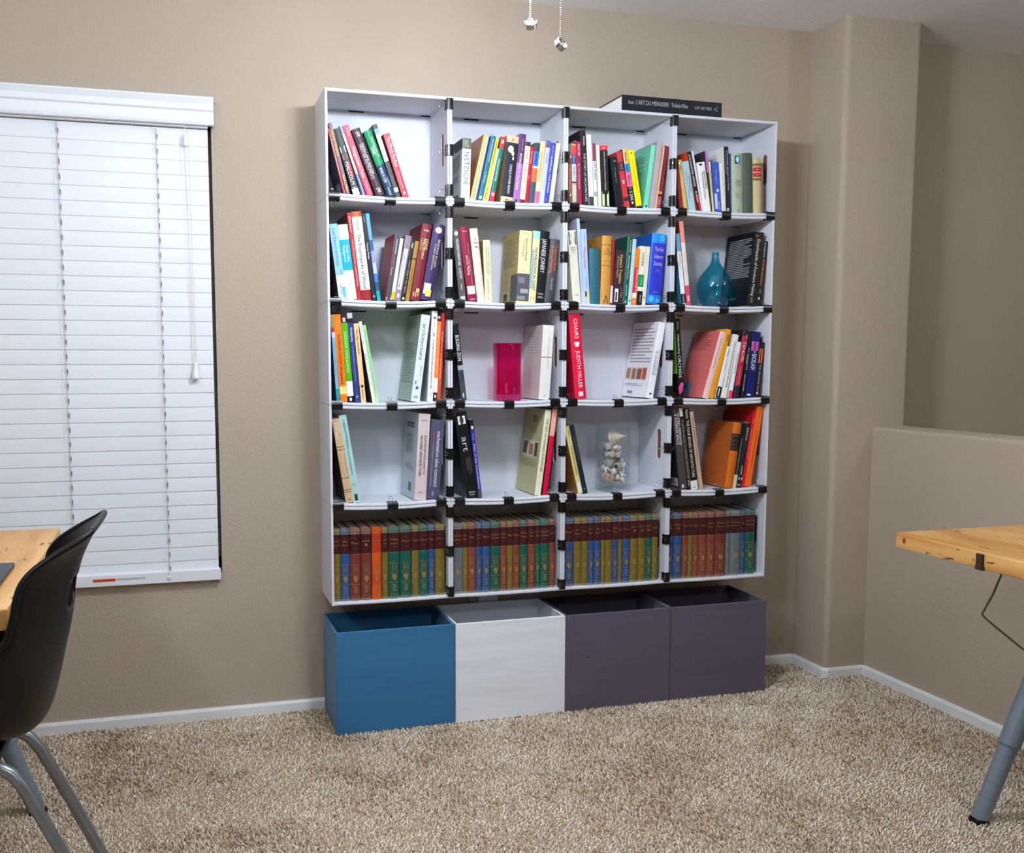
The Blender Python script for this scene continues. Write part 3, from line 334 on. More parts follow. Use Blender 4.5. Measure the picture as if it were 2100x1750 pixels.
(2,1,0.4333,1.0489,-0.212,0.018,0.2494,0.18,-6.6,0,'141416','101012',[(0.54,0.6,'a0b0b4'),(0.6,1,'42484e')],[('BUILDING ZION',0.15,0.48,0.66,'f4f4f2',0,'v')],[('s',0.3,0.8,0.62,0.74,'2c3036'),('s',0.35,0.6,0.9,0.96,'d8dce0')],'black hardcover with tall white capitals over a photo'),
(2,1,0.7375,1.049,-0.212,0.0383,0.246,0.177,3.4,0,'eae6e0','ccc2bc',[(0.425,0.435,'5c5650')],[('WORKING DRAWINGS',0.15,0.4,0.1,'b4b0a8',0.1,'v'),('SERIES TWO',0.46,0.58,0.1,'b4b0a8',0.1,'v')],[('l',0.15,0.85,0.1,0.4,8,'b8aca6'),('l',0.15,0.85,0.55,0.9,9,'c4b8b2'),('e',0,0.945,0.1,0.015,'c8c4bc')],'white-grey slipcased book with a dark band line'),
(2,2,0.8293,1.0486,-0.212,0.0413,0.2854,0.2,-5.6,1,'e01440','c41034',[],[('CHAIRS',0.06,0.29,0.32,'f4f4f2',0.02,'v'),('JUDITH MILLER',0.43,0.87,0.32,'f4f4f2',0.02,'v')],[('s',0.28,0.72,0.33,0.36,'f4f4f2'),('s',0.36,0.64,0.355,0.385,'f4f4f2'),('s',0.3,0.7,0.91,0.965,'f4e0e4')],'bright red hardcover with white capitals'),
(2,2,1.1163,1.0484,-0.212,0.0256,0.2627,0.212,9.5,0,'f0f3f8','eceaf0',[],[('A COOKBOOK',0.38,0.7,0.34,'686c78',-0.12,'v'),('MATTY MATHESON',0.36,0.7,0.24,'a0a4b0',0.24,'v')],[('l',0.1,0.93,0.08,0.56,11,'a09ca8'),('q',0.02,0.86,0.6,0.77,'d8c4bc'),('q',0.05,0.2,0.62,0.75,'a87850'),('q',0.28,0.42,0.62,0.76,'8c6c5c'),('q',0.48,0.66,0.62,0.76,'904c40'),('q',0.7,0.85,0.61,0.76,'b05030'),('l',0.05,0.8,0.82,0.86,2,'a8a0a8'),('q',0.2,0.42,0.92,0.955,'8c8c94'),('e',0,0.94,0.16,0.014,'3c3c44')],'white hardcover showing its lettered back cover'),
(2,3,1.2153,1.0488,-0.212,0.0205,0.2745,0.198,-4.7,0,'14120f','1c1416',[],[('ORCHIDS',0.46,0.74,0.5,'f4f4f2',-0.02,'v'),('Understanding',0.2,0.44,0.34,'f0e8ec',0,'v'),('Geisha',0.04,0.14,0.28,'c8b8a8',0,'v')],[('q',0.3,1,0.05,0.69,'84c83c'),('e',-0.05,0.88,0.42,0.05,'e83c98'),('e',0.2,0.83,0.3,0.03,'f060b0'),('e',-0.2,0.92,0.2,0.03,'e02c80'),('q',0.2,0.7,0.78,0.9,'8c1c4c')],'black paperback with white capitals and a pink flower'),
(2,3,1.3278,1.045,-0.212,0.0229,0.2402,0.173,15.7,0,'f0ccc4','e0706c',[],[('Poems of Love and Exile',0.1,0.55,0.22,'b07c74',0,'v')],[('l',0.18,0.75,0.06,0.3,9,'a4585a'),('q',0.04,0.42,0.78,0.98,'5c9cc0'),('q',0.1,0.28,0.8,0.89,'38689c')],'salmon pink hardcover tipped back with a blue corner label'),
(2,3,1.3482,1.0448,-0.212,0.0182,0.2489,0.179,15.3,0,'f0a018','f0a018',[],[('ART',0.07,0.17,0.5,'3c2408',0.1,'v')],[],'orange yellow paperback with black title'),
(2,3,1.3732,1.0447,-0.212,0.0168,0.1858,0.134,13.1,0,'f4f5f6','f4f5f6',[(0.77,0.98,'18181a')],[('collecting',0.04,0.18,0.4,'5c6470',0.1,'v'),('contemporary',0.2,0.46,0.2,'5c6470',0.1,'v')],[('s',0.35,0.6,0.8,0.95,'f4f4f2')],'white paperback with a black foot label'),
(2,3,1.399,1.0449,-0.212,0.0201,0.2274,0.164,11.4,0,'eceee6','eceee6',[],[('The Architectural Detail',0.1,0.82,0.36,'6c6c64',0.05,'v')],[],'off-white hardcover with thin grey title'),
(2,3,1.4212,1.0453,-0.212,0.0145,0.2007,0.144,9.5,0,'f4f2f4','f4f2f4',[(0.86,1,'f04c5c')],[('RULES FOR MY UNBORN SON',0.2,0.56,0.3,'3c3c48',0,'v')],[],'slim white paperback with a red splashed foot'),
(2,3,1.4494,1.046,-0.212,0.0221,0.2402,0.173,8.1,1,'b0203c','241c28',[(0,0.09,'3c1420'),(0.82,1,'2c1c2c')],[('TENURI',0.16,0.46,0.5,'f0dce0',0.02,'v'),('TAITEEN INNOVOICE',0.54,0.8,0.2,'e8b8c0',-0.05,'v'),('The',0.06,0.12,0.3,'e8d0d4',0.15,'v')],[],'red hardcover with white capitals and dark ends'),
(2,3,1.4707,1.0468,-0.212,0.0126,0.235,0.169,6.0,0,'1a1a1e','1a1a1e',[],[('NEIL MCDONALD',0.24,0.58,0.3,'dcdcd4',0.2,'v'),('TYSON',0.34,0.48,0.3,'e8dc50',-0.15,'v'),('TEMPLE OF THE SPIRIT',0.64,0.9,0.3,'f4f4f2',-0.1,'v')],[],'slim black paperback with yellow and white lettering'),
(2,3,1.5094,1.0485,-0.212,0.0356,0.2311,0.166,5.6,0,'141c60','141c60',[],[('BACKLASH',0.34,0.58,0.5,'f0f4f8',0.02,'v'),('SUSAN',0.16,0.28,0.22,'40205c',0.22,'v'),('FALUDI',0.16,0.28,0.22,'40205c',-0.16,'v')],[('s',0.12,0.46,0.15,0.29,'f064c0'),('s',0.54,0.88,0.15,0.29,'f064c0'),('e',0,0.31,0.08,0.012,'f4f4f2'),('s',0.2,0.6,0.95,0.975,'d8e0ec')],'navy blue hardcover with pink blocks and white capitals'),
(2,3,1.5317,1.0498,-0.212,0.0191,0.1943,0.14,4.7,0,'221c1e','221c1e',[],[('THE SECOND SEX',0.4,0.9,0.26,'d0ccc8',0,'v')],[('s',0.1,0.8,0.12,0.38,'f07030'),('e',-0.05,0.93,0.22,0.02,'ecd8c8')],'black paperback with an orange panel'),
(3,0,0.0519,0.7297,-0.214,0.0243,0.2701,0.194,-8.8,0,'ccae88','3c2820',[(0.33,0.34,'7c6040'),(0.365,0.375,'7c6040'),(0.7,0.71,'7c6040'),(0.84,0.85,'7c6040'),(0.865,0.875,'7c6040')],[('William',0.05,0.17,0.26,'f0e8dc',0.22,'v'),('Morgan',0.05,0.24,0.3,'f4ece4',-0.12,'v'),('OSA',0.95,0.975,0.45,'4c3420',0,'h')],[('s',0.15,0.9,0.42,0.66,'b89870')],'tan paperback with ruled panels and white title'),
(3,0,0.0768,0.7285,-0.214,0.0225,0.2822,0.2,-8.9,0,'b0d4d0','b0d4d0',[],[('CABINETMAKING',0.05,0.38,0.4,'5c8494',0.02,'v'),('the professional approach',0.4,0.68,0.34,'5c8ca4',0.02,'v'),('Alan Peters',0.77,0.8,0.6,'6c94a0',0,'h')],[('s',0.25,0.7,0.9,0.975,'24343c')],'pale aqua paperback with blue script title'),
(3,0,0.312,0.7284,-0.214,0.038,0.2801,0.212,3.5,0,'d8c8c8','c4c9d0',[],[('ILLUSTRATED DICTIONARY OF',0.25,0.7,0.2,'38343c',0.18,'v'),('HISTORIC ARCHITECTURE',0.25,0.72,0.22,'2c282c',-0.16,'v'),('Harris',0.065,0.085,0.5,'58545c',0,'h'),('DOVER',0.9,0.915,0.4,'5c545c',0,'h')],[('q',0.2,0.75,0.115,0.14,'6c7078'),('q',0.2,0.75,0.15,0.175,'6c7078'),('l',0.2,0.75,0.25,0.3,5,'70747c'),('l',0.2,0.75,0.31,0.48,13,'8c9098'),('l',0.2,0.8,0.6,0.68,5,'94989e'),('q',0.5,0.72,0.82,0.92,'6c7078')],'pale pink-grey paperback showing its lettered back cover'),
(3,0,0.3561,0.7307,-0.214,0.0439,0.256,0.184,4.5,0,'50506a','44445c',[],[('mechanization takes command',0.14,0.84,0.3,'f0f0f4',0.14,'v'),('giedion',0.15,0.26,0.14,'c44c5c',-0.18,'v'),('a contribution to anonymous history',0.28,0.84,0.12,'b0b0c0',-0.22,'v'),('norton',0.9,0.96,0.2,'d8d8e4',0,'v')],[],'slate violet hardcover with white lower-case title'),
(3,1,0.4502,0.7292,-0.214,0.0406,0.2849,0.2,-8.7,0,'0e0e10','161a1c',[],[('art',0.29,0.46,0.5,'c8c8ca',0.05,'v'),('a history of painting',0.53,0.7,0.07,'8c8c92',0.25,'v'),('sculpture architecture',0.53,0.73,0.07,'8c8c92',0.1,'v'),('fourth edition',0.54,0.68,0.07,'8c8c92',-0.05,'v'),('Abrams',0.92,0.945,0.5,'e8e8e8',0,'h'),('Chapter',0.955,0.975,0.45,'e8e8e8',0,'h')],[('s',0.22,0.84,0.05,0.145,'f4f4f2'),('s',0.36,0.42,0.07,0.125,'2c2c2c'),('s',0.48,0.54,0.07,0.125,'2c2c2c'),('s',0.6,0.68,0.07,0.125,'2c2c2c'),('q',0.45,0.8,0.82,0.94,'5c6468')],'thick black hardcover with a small white square label'),
(3,1,0.491,0.7275,-0.214,0.0126,0.2616,0.188,-7.1,0,'2c2c94','2c2c94',[(0,0.13,'141418'),(0.9,1,'50485c')],[('Atlas of the Constellations',0.3,0.88,0.5,'e8ecf8',0.02,'v'),('Motz',0.18,0.26,0.35,'c8d0f0',0,'v')],[('s',0.25,0.8,0.08,0.12,'eceae4')],'slim deep blue paperback with white title'),
(3,1,0.7073,0.7287,-0.214,0.0213,0.289,0.2,7.4,0,'eceacc','bcb888',[],[('THE ART OF MAKING FURNITURE',0.1,0.72,0.4,'847c5c',0.02,'v')],[('q',0.45,0.7,0.08,0.17,'8c8458'),('l',0.35,0.75,0.2,0.3,8,'8c8458'),('q',0.12,0.9,0.38,0.57,'d8d4c0'),('q',0.15,0.35,0.4,0.55,'5c5850'),('q',0.45,0.65,0.42,0.55,'b07850'),('q',0.72,0.88,0.4,0.56,'4c443c'),('l',0.1,0.9,0.6,0.7,5,'a49c6c')],'cream hardcover with a khaki picture cover'),
(3,1,0.7314,0.7299,-0.214,0.0174,0.289,0.2,6.8,0,'d00c3c','5c1424',[(0,0.31,'f4b49c')],[('O',0.05,0.09,0.4,'d02c2c',0.1,'h')],[],'crimson paperback with a salmon pink top'),
(3,2,0.8436,0.7291,-0.214,0.017,0.2348,0.169,-13.1,1,'e4d48c','b47430',[],[('MORGANONISM',0.29,0.72,0.4,'6c5424',0.02,'v'),('Wilson',0.06,0.16,0.3,'8c744c',0.1,'v')],[('s',0.12,0.9,0.83,0.97,'f0eee4')],'cream yellow hardcover with white foot label'),
(3,2,0.861,0.7283,-0.214,0.0178,0.2391,0.172,-13.1,1,'142430','142430',[],[('THE BOOK OF SHOPS',0.16,0.5,0.26,'84764c',0.05,'v')],[('e',0,0.93,0.16,0.014,'6c7468')],'dark blue-green hardcover with rounded corners'),
(3,3,1.2262,0.7295,-0.214,0.0285,0.289,0.2,-7.8,0,'4a4040','2a2828',[],[('HUMAN DIMENSION',0.08,0.46,0.3,'f4f4f2',0.26,'v'),('& INTERIOR SPACE',0.08,0.45,0.34,'f4f4f2',-0.12,'v')],[('q',0.55,0.95,0.86,0.96,'c8c8c6'),('l',0.6,0.9,0.88,0.94,4,'3c3c3c'),('s',0.3,0.55,0.94,0.98,'f0f0f0')],'dark grey hardcover with bold white title and barcode tag'),
(3,3,1.2562,0.7281,-0.214,0.0121,0.289,0.2,-8.0,0,'14120f','14120f',[(0,0.1,'dcd4c0')],[('A CONCISE HISTORY OF WESTERN ARCHITECTURE',0.14,0.86,0.5,'c0b8a8',0,'v'),('BRUNT',0.88,0.96,0.45,'e8e4dc',0,'v')],[],'slim black paperback with a cream top'),
(3,3,1.2706,0.7275,-0.214,0.026,0.289,0.2,-8.4,0,'100e0c','c4c0b4',[(0.89,1,'ecebe6')],[('THE FOUR BOOKS OF ARCHITECTURE',0.15,0.85,0.42,'e4e0d8',0.02,'v'),('Palladio',0.02,0.13,0.36,'e4e0d8',0.05,'v'),('NA52',0.96,0.98,0.6,'3c3c3c',0,'h')],[],'black paperback with spaced white capitals and white foot'),
(3,3,1.3034,0.7266,-0.214,0.0143,0.2778,0.2,-9.6,0,'c8a690','c8a690',[],[('Three Find Reproductions for the Exposure',0.06,0.66,0.34,'5c4434',0,'v')],[],'slim tan paperback with dark script title'),
(3,3,1.4329,0.7268,-0.214,0.0325,0.2348,0.169,7.5,1,'cc6818','b45c24',[],[],[('s',0,0.98,0.17,0.43,'14120f'),('s',0.2,0.7,0.2,0.215,'584c38'),('s',0.2,0.7,0.27,0.28,'584c38'),('s',0.2,0.7,0.33,0.34,'584c38'),('s',0.2,0.7,0.385,0.395,'584c38')],'brown cloth hardcover with a black spine label'),
(3,3,1.4465,0.7271,-0.214,0.0138,0.2307,0.166,8.2,0,'181614','181614',[(0.79,1,'d4ccac')],[('The Architecture of the Eighteenth Century',0.22,0.78,0.3,'d0ccc0',0.05,'v')],[],'slim black paperback with a cream foot'),
(3,3,1.468,0.7279,-0.214,0.0206,0.23,0.166,8.1,0,'262226','262226',[],[('sidewalk cafe press',0.06,0.26,0.34,'f0f0ec',0.05,'v'),('art border',0.66,0.8,0.34,'f0f0ec',0.05,'v'),('N',0.94,0.97,0.4,'f4f4f2',-0.1,'h')],[('s',0.2,0.9,0.84,0.88,'dcd8d4')],'black paperback with white title top and foot'),
(3,3,1.4801,0.7283,-0.214,0.0122,0.2719,0.196,8.6,0,'dc0c28','ac0c18',[],[('WOLF',0.09,0.15,0.34,'f4d8d0',0.05,'v'),('From Bauhaus to Our House & the Painted Word',0.2,0.62,0.28,'f4d8d0',0,'v')],[('q',0.1,0.9,0.14,0.22,'80787c')],'bright red paperback showing a dark red cover'),
(3,3,1.5063,0.7296,-0.214,0.026,0.289,0.2,8.6,0,'f06c1c','c44010',[],[('A Guide to Drawing in Perspective',0.3,0.76,0.2,'5c2408',0.05,'v'),('Weber',0.11,0.13,0.4,'8c3c10',0.05,'h'),('The Art of',0.03,0.1,0.16,'8c3c10',0.1,'v')],[],'tall orange hardcover against the box side')]
VOLS=[
(0, 0.006, 0.0256, 'o', 'Aeschylus', 'Sophocles'),
(0, 0.0332, 0.0281, 'b', 'Hume', 'Bayle'),
(0, 0.063, 0.0334, 'm', 'Plato', ''),
(0, 0.0987, 0.032, 'm', 'Aristotle', 'I'),
(0, 0.1336, 0.0303, 'O', 'Aristotle', 'II'),
(0, 0.1663, 0.0201, 'o', 'Ovid', 'Livy'),
(0, 0.1883, 0.0358, 'g', 'William', 'James'),
(0, 0.2262, 0.0366, 'g', 'Freud', ''),
(0, 0.2648, 0.0229, 'o', 'Melville', ''),
(0, 0.289, 0.0304, 'g', 'Darwin', ''),
(0, 0.3207, 0.0207, 'b', 'Marx', ''),
(0, 0.3433, 0.0309, 'o', 'Tolstoy', ''),
(1, 0.4006, 0.0354, 'y', 'The Great', 'Conversation'),
(1, 0.4371, 0.0167, 'o', 'Dante', 'Milton'),
(1, 0.455, 0.026, 'r', 'Kant', ''),
(1, 0.4823, 0.0196, 'b', 'Federalist', 'J.S. Mill'),
(1, 0.5037, 0.0274, 'b', 'Boswell', ''),
(1, 0.5329, 0.0334, 'g', 'Lavoisier', 'Faraday'),
(1, 0.5676, 0.0227, 'r', 'Descartes', 'Spinoza'),
(1, 0.5916, 0.0195, 'o', 'Milton', ''),
(1, 0.6124, 0.0224, 'r', 'Pascal', ''),
(1, 0.6361, 0.0273, 'g', 'Newton', 'Huygens'),
(1, 0.6648, 0.0238, 'r', 'Locke', 'Hume'),
(1, 0.6899, 0.0179, 'g', 'Hippocrates', 'Galen'),
(1, 0.7089, 0.0315, 'g', 'Euclid', 'Archimedes'),
(1, 0.7415, 0.0195, 'r', 'Lucretius', ''),
(2, 0.7936, 0.0353, 'b', 'Plutarch', ''),
(2, 0.8307, 0.0272, 'o', 'Swift', 'Sterne'),
(2, 0.859, 0.0231, 'o', 'Fielding', ''),
(2, 0.8832, 0.0203, 'b', 'Montesquieu', 'Rousseau'),
(2, 0.9053, 0.024, 'b', 'Adam', 'Smith'),
(2, 0.9304, 0.0162, 'o', 'Dante', ''),
(2, 0.9476, 0.0242, 'o', 'Chaucer', ''),
(2, 0.9731, 0.0204, 'b', 'Machiavelli', 'Hobbes'),
(2, 0.9946, 0.0146, 'o', 'Rabelais', ''),
(2, 1.0111, 0.0278, 'b', 'Montaigne', ''),
(2, 1.0402, 0.0287, 'o', 'Shakespeare', 'I'),
(2, 1.0702, 0.0281, 'o', 'Shakespeare', 'II'),
(2, 1.0994, 0.0235, 'g', 'Gilbert', 'Galileo'),
(2, 1.124, 0.0212, 'o', 'Goethe', ''),
(3, 1.182, 0.0216, 'b', 'Gibbon', 'I'),
(3, 1.2049, 0.0333, 'b', 'Gibbon', 'II'),
(3, 1.2406, 0.0223, 'r', 'Hegel', ''),
(3, 1.264, 0.0171, 'o', 'Virgil', ''),
(3, 1.2825, 0.0207, 'r', 'Plotinus', ''),
(3, 1.3045, 0.0312, 'r', 'Augustine', ''),
(3, 1.3371, 0.0306, 'r', 'Thomas', 'Aquinas'),
(3, 1.3696, 0.0419, 'm', 'Thomas', 'Aquinas'),
(3, 1.4129, 0.0162, 'y', 'The Great', 'Ideas'),
(3, 1.4302, 0.041, 'y', 'The Great Ideas', 'Syntopicon'),
(3, 1.4725, 0.0169, 'b', 'Tacitus', ''),
(3, 1.4906, 0.0382, 'g', 'Copernicus', 'Kepler')]
SHELLS=[(1,0.0025,-0.0348,0.0346,1.89,6.14,3.27,0.91),(2,0.0027,0.0128,0.0386,4.36,2.89,1.54,0.96),(2,0.028,-0.0259,0.0396,4.18,0.71,5.57,0.92),(0,-0.011,-0.0199,0.0466,5.32,0.7,1.7,0.94),(2,0.0259,-0.0036,0.0401,5.3,4.03,5.52,0.91),(2,0.0343,0.0233,0.0401,4.79,4.4,6.13,0.89),(2,-0.0141,0.0317,0.0406,4.6,2.14,4.05,0.98),(2,0.008,-0.0223,0.0486,0.92,1.38,2.33,1.0),(0,0.0069,0.0238,0.0611,3.17,1.05,0.63,0.9),(0,-0.0289,0.0055,0.0546,4.45,5.46,5.69,0.85),(3,0.0247,-0.0189,0.0591,6.15,0.87,4.88,1.03),(2,0.0295,0.0133,0.0576,4.88,1.86,0.46,1.04),(3,-0.026,0.0216,0.0711,2.23,5.63,2.52,1.05),(3,0.0086,-0.0128,0.0676,1.4,0.29,4.42,0.95),(2,-0.0091,0.0121,0.0726,1.12,4.4,1.11,0.88),(2,0.0274,0.0282,0.0706,1.76,0.33,2.7,0.87),(3,-0.0326,-0.0138,0.0791,2.7,0.21,1.96,1.08),(4,0.0191,0.0153,0.0851,1.34,5.58,6.15,0.92),(2,-0.0106,-0.0335,0.0701,3.22,3.45,5.28,0.93),(4,0.0168,-0.018,0.0871,4.76,4.12,2.21,0.9),(2,-0.0306,0.0067,0.0811,4.11,1.98,1.61,1.0),(4,-0.0136,-0.0121,0.1116,3.21,6.2,2.24,0.95),(3,-0.0091,0.0254,0.0946,2.67,0.44,6.19,1.06),(3,0.0338,-0.0177,0.0871,3.24,1.97,5.93,0.93),(1,0.0274,0.0223,0.0926,4.86,1.75,5.39,0.86),(1,-0.0305,-0.0338,0.0491,3.62,1.38,0.57,1.1),(2,0.0282,-0.005,0.1061,0.53,5.43,5.32,0.9),(4,-0.0021,0.0216,0.1021,3.37,3.05,2.72,1.03),(4,0.0134,-0.009,0.1351,2.63,6.25,5.88,0.98),(3,-0.0207,0.0034,0.1251,2.76,4.26,5.81,0.87),(3,0.034,0.0201,0.1111,1.76,1.03,5.84,0.96),(0,0.0007,0.0131,0.1441,3.17,1.09,5.45,0.92),(0,-0.0106,-0.0266,0.1286,4.93,0.69,1.36,0.9),(3,0.0335,0.0147,0.1306,3.44,2.44,1.58,0.93),(3,0.0283,-0.0018,0.1441,2.01,4.34,4.65,0.92),(1,-0.0323,0.0339,0.0916,1.94,4.84,5.35,1.02),(4,-0.0214,-0.0057,0.1636,3.54,0.17,2.76,0.87),(4,-0.0353,0.0182,0.1551,3.37,1.64,3.79,0.92),(2,0.0024,-0.0268,0.1526,1.57,5.88,5.09,1.04),(0,0.0101,0.0174,0.1811,1.35,0.1,0.56,1.6)]
# ------------------------------------------------------------------ blind
def make_blind():
    root = thing('window_blind', (WX0, 0, .46), 'white horizontal slat blind, closed, with moulded valance over the window', 'blind')
    def P(mb, n, par=root, sm=None):
        o = mb.build(n, par, sm)
        if par is root: o.matrix_parent_inverse = Matrix.Translation(root.location).inverted()
        return o
    x0, x1 = WX0-.006, -.336
    prof = [(-.004, 1.985), (-.047, 1.99), (-.05, 1.984), (-.044, 1.968), (-.043, 1.955), (-.046, 1.95), (-.041, 1.945), (-.04, 1.925), (-.043, 1.917), (-.048, 1.912), (-.046, 1.905), (-.036, 1.903), (-.034, 1.908), (-.034, 1.975), (-.004, 1.975)]
    m = MB(); k = len(prof); xa, xb = WX0-.02, -.318
    m.add([(x, y, z) for x in (xa, xb) for y, z in prof], [(j, (j+1) % k, k+(j+1) % k, k+j) for j in range(k)]+[tuple(range(k-1, -1, -1)), tuple(range(k, 2*k))], BLINDM); P(m, 'valance')
    m = MB(); m.box(xb-.004, xb, -.04, -.001, 1.905, 1.985, BLINDM); P(m, 'valance_return')
    m = MB(); m.box(x0+.01, x1, -.03, .03, 1.9, 1.945, BLINDM); P(m, 'headrail')
    # slats, lower edge tipped into the room
    z = 1.872; pitch = .0452; n = 31; th = math.radians(3.2)
    m = MB(); seg = 4; w = .0525; vs = []; fs = []
    for i in range(seg+1):
        u = (i/seg-.5)*w; c = .0008*(1-(2*u/w)**2)
        for t in (-.0014, .0014):
            for x in (x0+.012, x1): vs.append((x, (c*-1+t)*math.cos(th)+u*math.sin(th), u*math.cos(th)))
    for i in range(seg):
        a = i*4; b = a+4
        fs += [(a, b, b+1, a+1), (a+2, a+3, b+3, b+2), (a, a+2, b+2, b), (a+1, b+1, b+3, a+3)]
    fs += [(0, 1, 3, 2), (seg*4, seg*4+2, seg*4+3, seg*4+1)]
    m.add(vs, fs, BLINDM); me = m.mesh('slat')
    for i in range(n):
        o = bpy.data.objects.new('slat', me); COL.objects.link(o); o.parent = root
        o.location = (0-root.location.x, -.008-root.location.y, z-i*pitch-root.location.z)
    m = MB(); m.bbox(x0+.012, x1+.006, -.026, .002, .468, .505, .003, BLINDM); rail = P(m, 'bottom_rail')
    cordm = mat('b8b4b0', .8, var=.1, key='blind cord')
    for cx in (-.777, -.492, -1.2):
        m = MB()
        zz = 1.905; pts = []
        for i in range(n+1):
            zt = z+.024-i*pitch
            m.tube([(cx+.001, -.021, zt), (cx+.0035, -.014, zt-pitch*.9)], .0011, cordm, 4)
            if i < n: m.tube([(cx+.004, -.016, zt-.02), (cx+.0042, -.0125, zt-.034)], .0014, mat('3a3634', .9, var=0, key='route hole'), 4)
        m.tube([(cx, -.026, 1.905), (cx, -.0255, 1.2), (cx, -.027, .49)], .0008, cordm, 4)
        P(m, 'ladder_cord')
        m = MB(); m.lathe([(.0, -.0), (.005, .0015), (.0065, .004), (.005, .006), (.0, .007)], BLINDM, 12)
        o = P(m, 'cord_plug', rail, 40); o.matrix_parent_inverse = Matrix.Translation(root.location).inverted() @ Matrix.Identity(4); o.matrix_parent_inverse = Matrix.Identity(4)
        o.location = (cx, -.0255, .486); o.rotation_euler = (math.pi/2, 0, 0)
    # warning sticker
    m = MB(); m.box(-.722, -.655, -.0266, -.026, .4835, .4925, mat('c0401c', .5, var=.1, key='orange sticker')); m.box(-.652, -.565, -.0266, -.026, .4855, .4925, mat('b4b6ba', .5, var=.15, vs=200, key='grey sticker')); P(m, 'warning_sticker', rail)
    # pull cord with joiner and tassel
    m = MB(); pc = mat('d6d4d0', .7, var=.05, key='pull cord')
    m.tube([(-.402, -.03, 1.905), (-.402, -.03, 1.872)], .0011, pc, 5)
    m.tube([(-.411, -.026, 1.842), (-.4, -.026, 1.5), (-.393, -.026, 1.168)], .0009, pc, 5); m.tube([(-.396, -.026, 1.842), (-.393, -.026, 1.5), (-.391, -.026, 1.168)], .0009, pc, 5)
    P(m, 'pull_cord')
    m = MB(); m.tube([(-.403, -.027, 1.875), (-.403, -.027, 1.843)], [.0075, .0075], mat('eceef2', .3, var=0, key='clear white plastic'), 12); P(m, 'cord_joiner')
    m = MB(); m.lathe([(.004, .03), (.0055, .026), (.005, .016), (.009, .0), (.012, -.012), (.011, -.02), (.004, -.024)], mat('eceef2', .3, var=0, key='clear white plastic'), 14, (-.392, -.026, 1.143)); P(m, 'tassel', root, 50)
make_blind()
# ------------------------------------------------------------------ shelf of cardboard boxes
def sagz(b, x, c):
    q = (x-(c+.5)*W)/(W/2); return -sag(b)*(1-min(1, q*q))
GAP = .0006
def hpanel(zlo, zhi, b, c, x0, x1, name, root):
    m = MB(); n = 10; ch = .0022; vs = []; fs = []
    for i in range(n+1):
        x = x0+(x1-x0)*i/n; dz = sagz(b, x, c)
        vs += [(x, -.001, zlo+dz), (x, -D+ch, zlo+dz), (x, -D, zlo+dz+ch), (x, -D, zhi+dz-ch), (x, -D+ch, zhi+dz), (x, -.001, zhi+dz)]
    for i in range(n):
        for j in range(6): fs.append((i*6+j, i*6+(j+1) % 6, (i+1)*6+(j+1) % 6, (i+1)*6+j))
    fs += [tuple(range(5, -1, -1)), tuple(n*6+j for j in range(6))]
    m.add([(v[0]-root.location.x, v[1]-root.location.y, v[2]-root.location.z) for v in vs], fs, CARD); return m.build(name, root)
def vpanel(x0, x1, z0, z1, name, root, outer):
    yc, zc, hw, hh, ch = -.168, (z0+z1)/2+.006, .0155, .052, .008
    inner = [(yc-hw, zc-hh+ch), (yc-hw+ch, zc-hh), (yc+hw-ch, zc-hh), (yc+hw, zc-hh+ch), (yc+hw, zc+hh-ch), (yc+hw-ch, zc+hh), (yc-hw+ch, zc+hh), (yc-hw, zc+hh-ch)]
    yf, yb = -D, -.001
    out = [(yf, zc-hh), (yf, z0), (yb, z0), (yb, zc-hh), (yb, zc+hh), (yb, z1), (yf, z1), (yf, zc+hh)]
    vs = []; fs = []
    for x in (x0, x1): vs += [(x, y, z) for y, z in inner]+[(x, y, z) for y, z in out]
    for j in range(8):
        k = (j+1) % 8
        fs += [(j, k, 8+k, 8+j), (16+j, 24+j, 24+k, 16+k), (j, 16+j, 16+k, k), (8+j, 8+k, 24+k, 24+j)]
    m = MB(); m.add([(v[0]-root.location.x, v[1]-root.location.y, v[2]-root.location.z) for v in vs], fs, CARD); o = m.build(name, root)
    closed = outer and x0 < .01
    m = MB(); xm = (x0+.0014 if closed else x0+(x1-x0)*(.35 if outer else .65))-root.location.x
    m.box(xm-.0012, xm+.0012, yc-hw-.001-root.location.y, yc+hw+.001-root.location.y, zc-hh-.001-root.location.z, zc+hh+.001-root.location.z, CARD if closed else BROWN); m.build('handle_flap', o)
for r in range(5):
    for c in range(4):
        x0, x1 = c*W+GAP, (c+1)*W-GAP; z0, z1 = ZB+(4-r)*H+GAP, ZB+(5-r)*H-GAP
        root = thing('storage_box', ((x0+x1)/2, -D/2, z0), 'white cardboard box on its side as shelf cell, %s, %s' % (ROWN[r], COLN[c]), 'storage box', 'white cardboard boxes clipped into a wall shelf')
        hpanel(z0, z0+T, r+1, c, x0+TV, x1-TV, 'bottom_panel', root); hpanel(z1-T, z1, r, c, x0+TV, x1-TV, 'top_panel', root)
        vpanel(x0, x0+TV, z0, z1, 'side_panel', root, True); vpanel(x1-TV, x1, z0, z1, 'side_panel', root, False)
        m = MB(); m.box(x0+TV-root.location.x, x1-TV-root.location.x, -.006-root.location.y, -.001-root.location.y, z0+.0005-root.location.z, z1-T+.002-root.location.z, CARD); bp = m.build('back_panel', root)
        m = MB(); zt = z1-T-.0006-root.location.z+sagz(r, x0+.14, c)
        m.box(x0+.11-root.location.x, x0+.16-root.location.x, -.0075-root.location.y, -.0058-root.location.y, zt-.004, zt, SHADOWBLACK); m.build('tab_slot', bp)
        m = MB(); m.box(x1-TV-.03-root.location.x, x1-TV-root.location.x, -.0072-root.location.y, -.0058-root.location.y, z1-T-.0035-root.location.z, z1-T-root.location.z, SHADOWBLACK); m.build('tab_slot', bp)
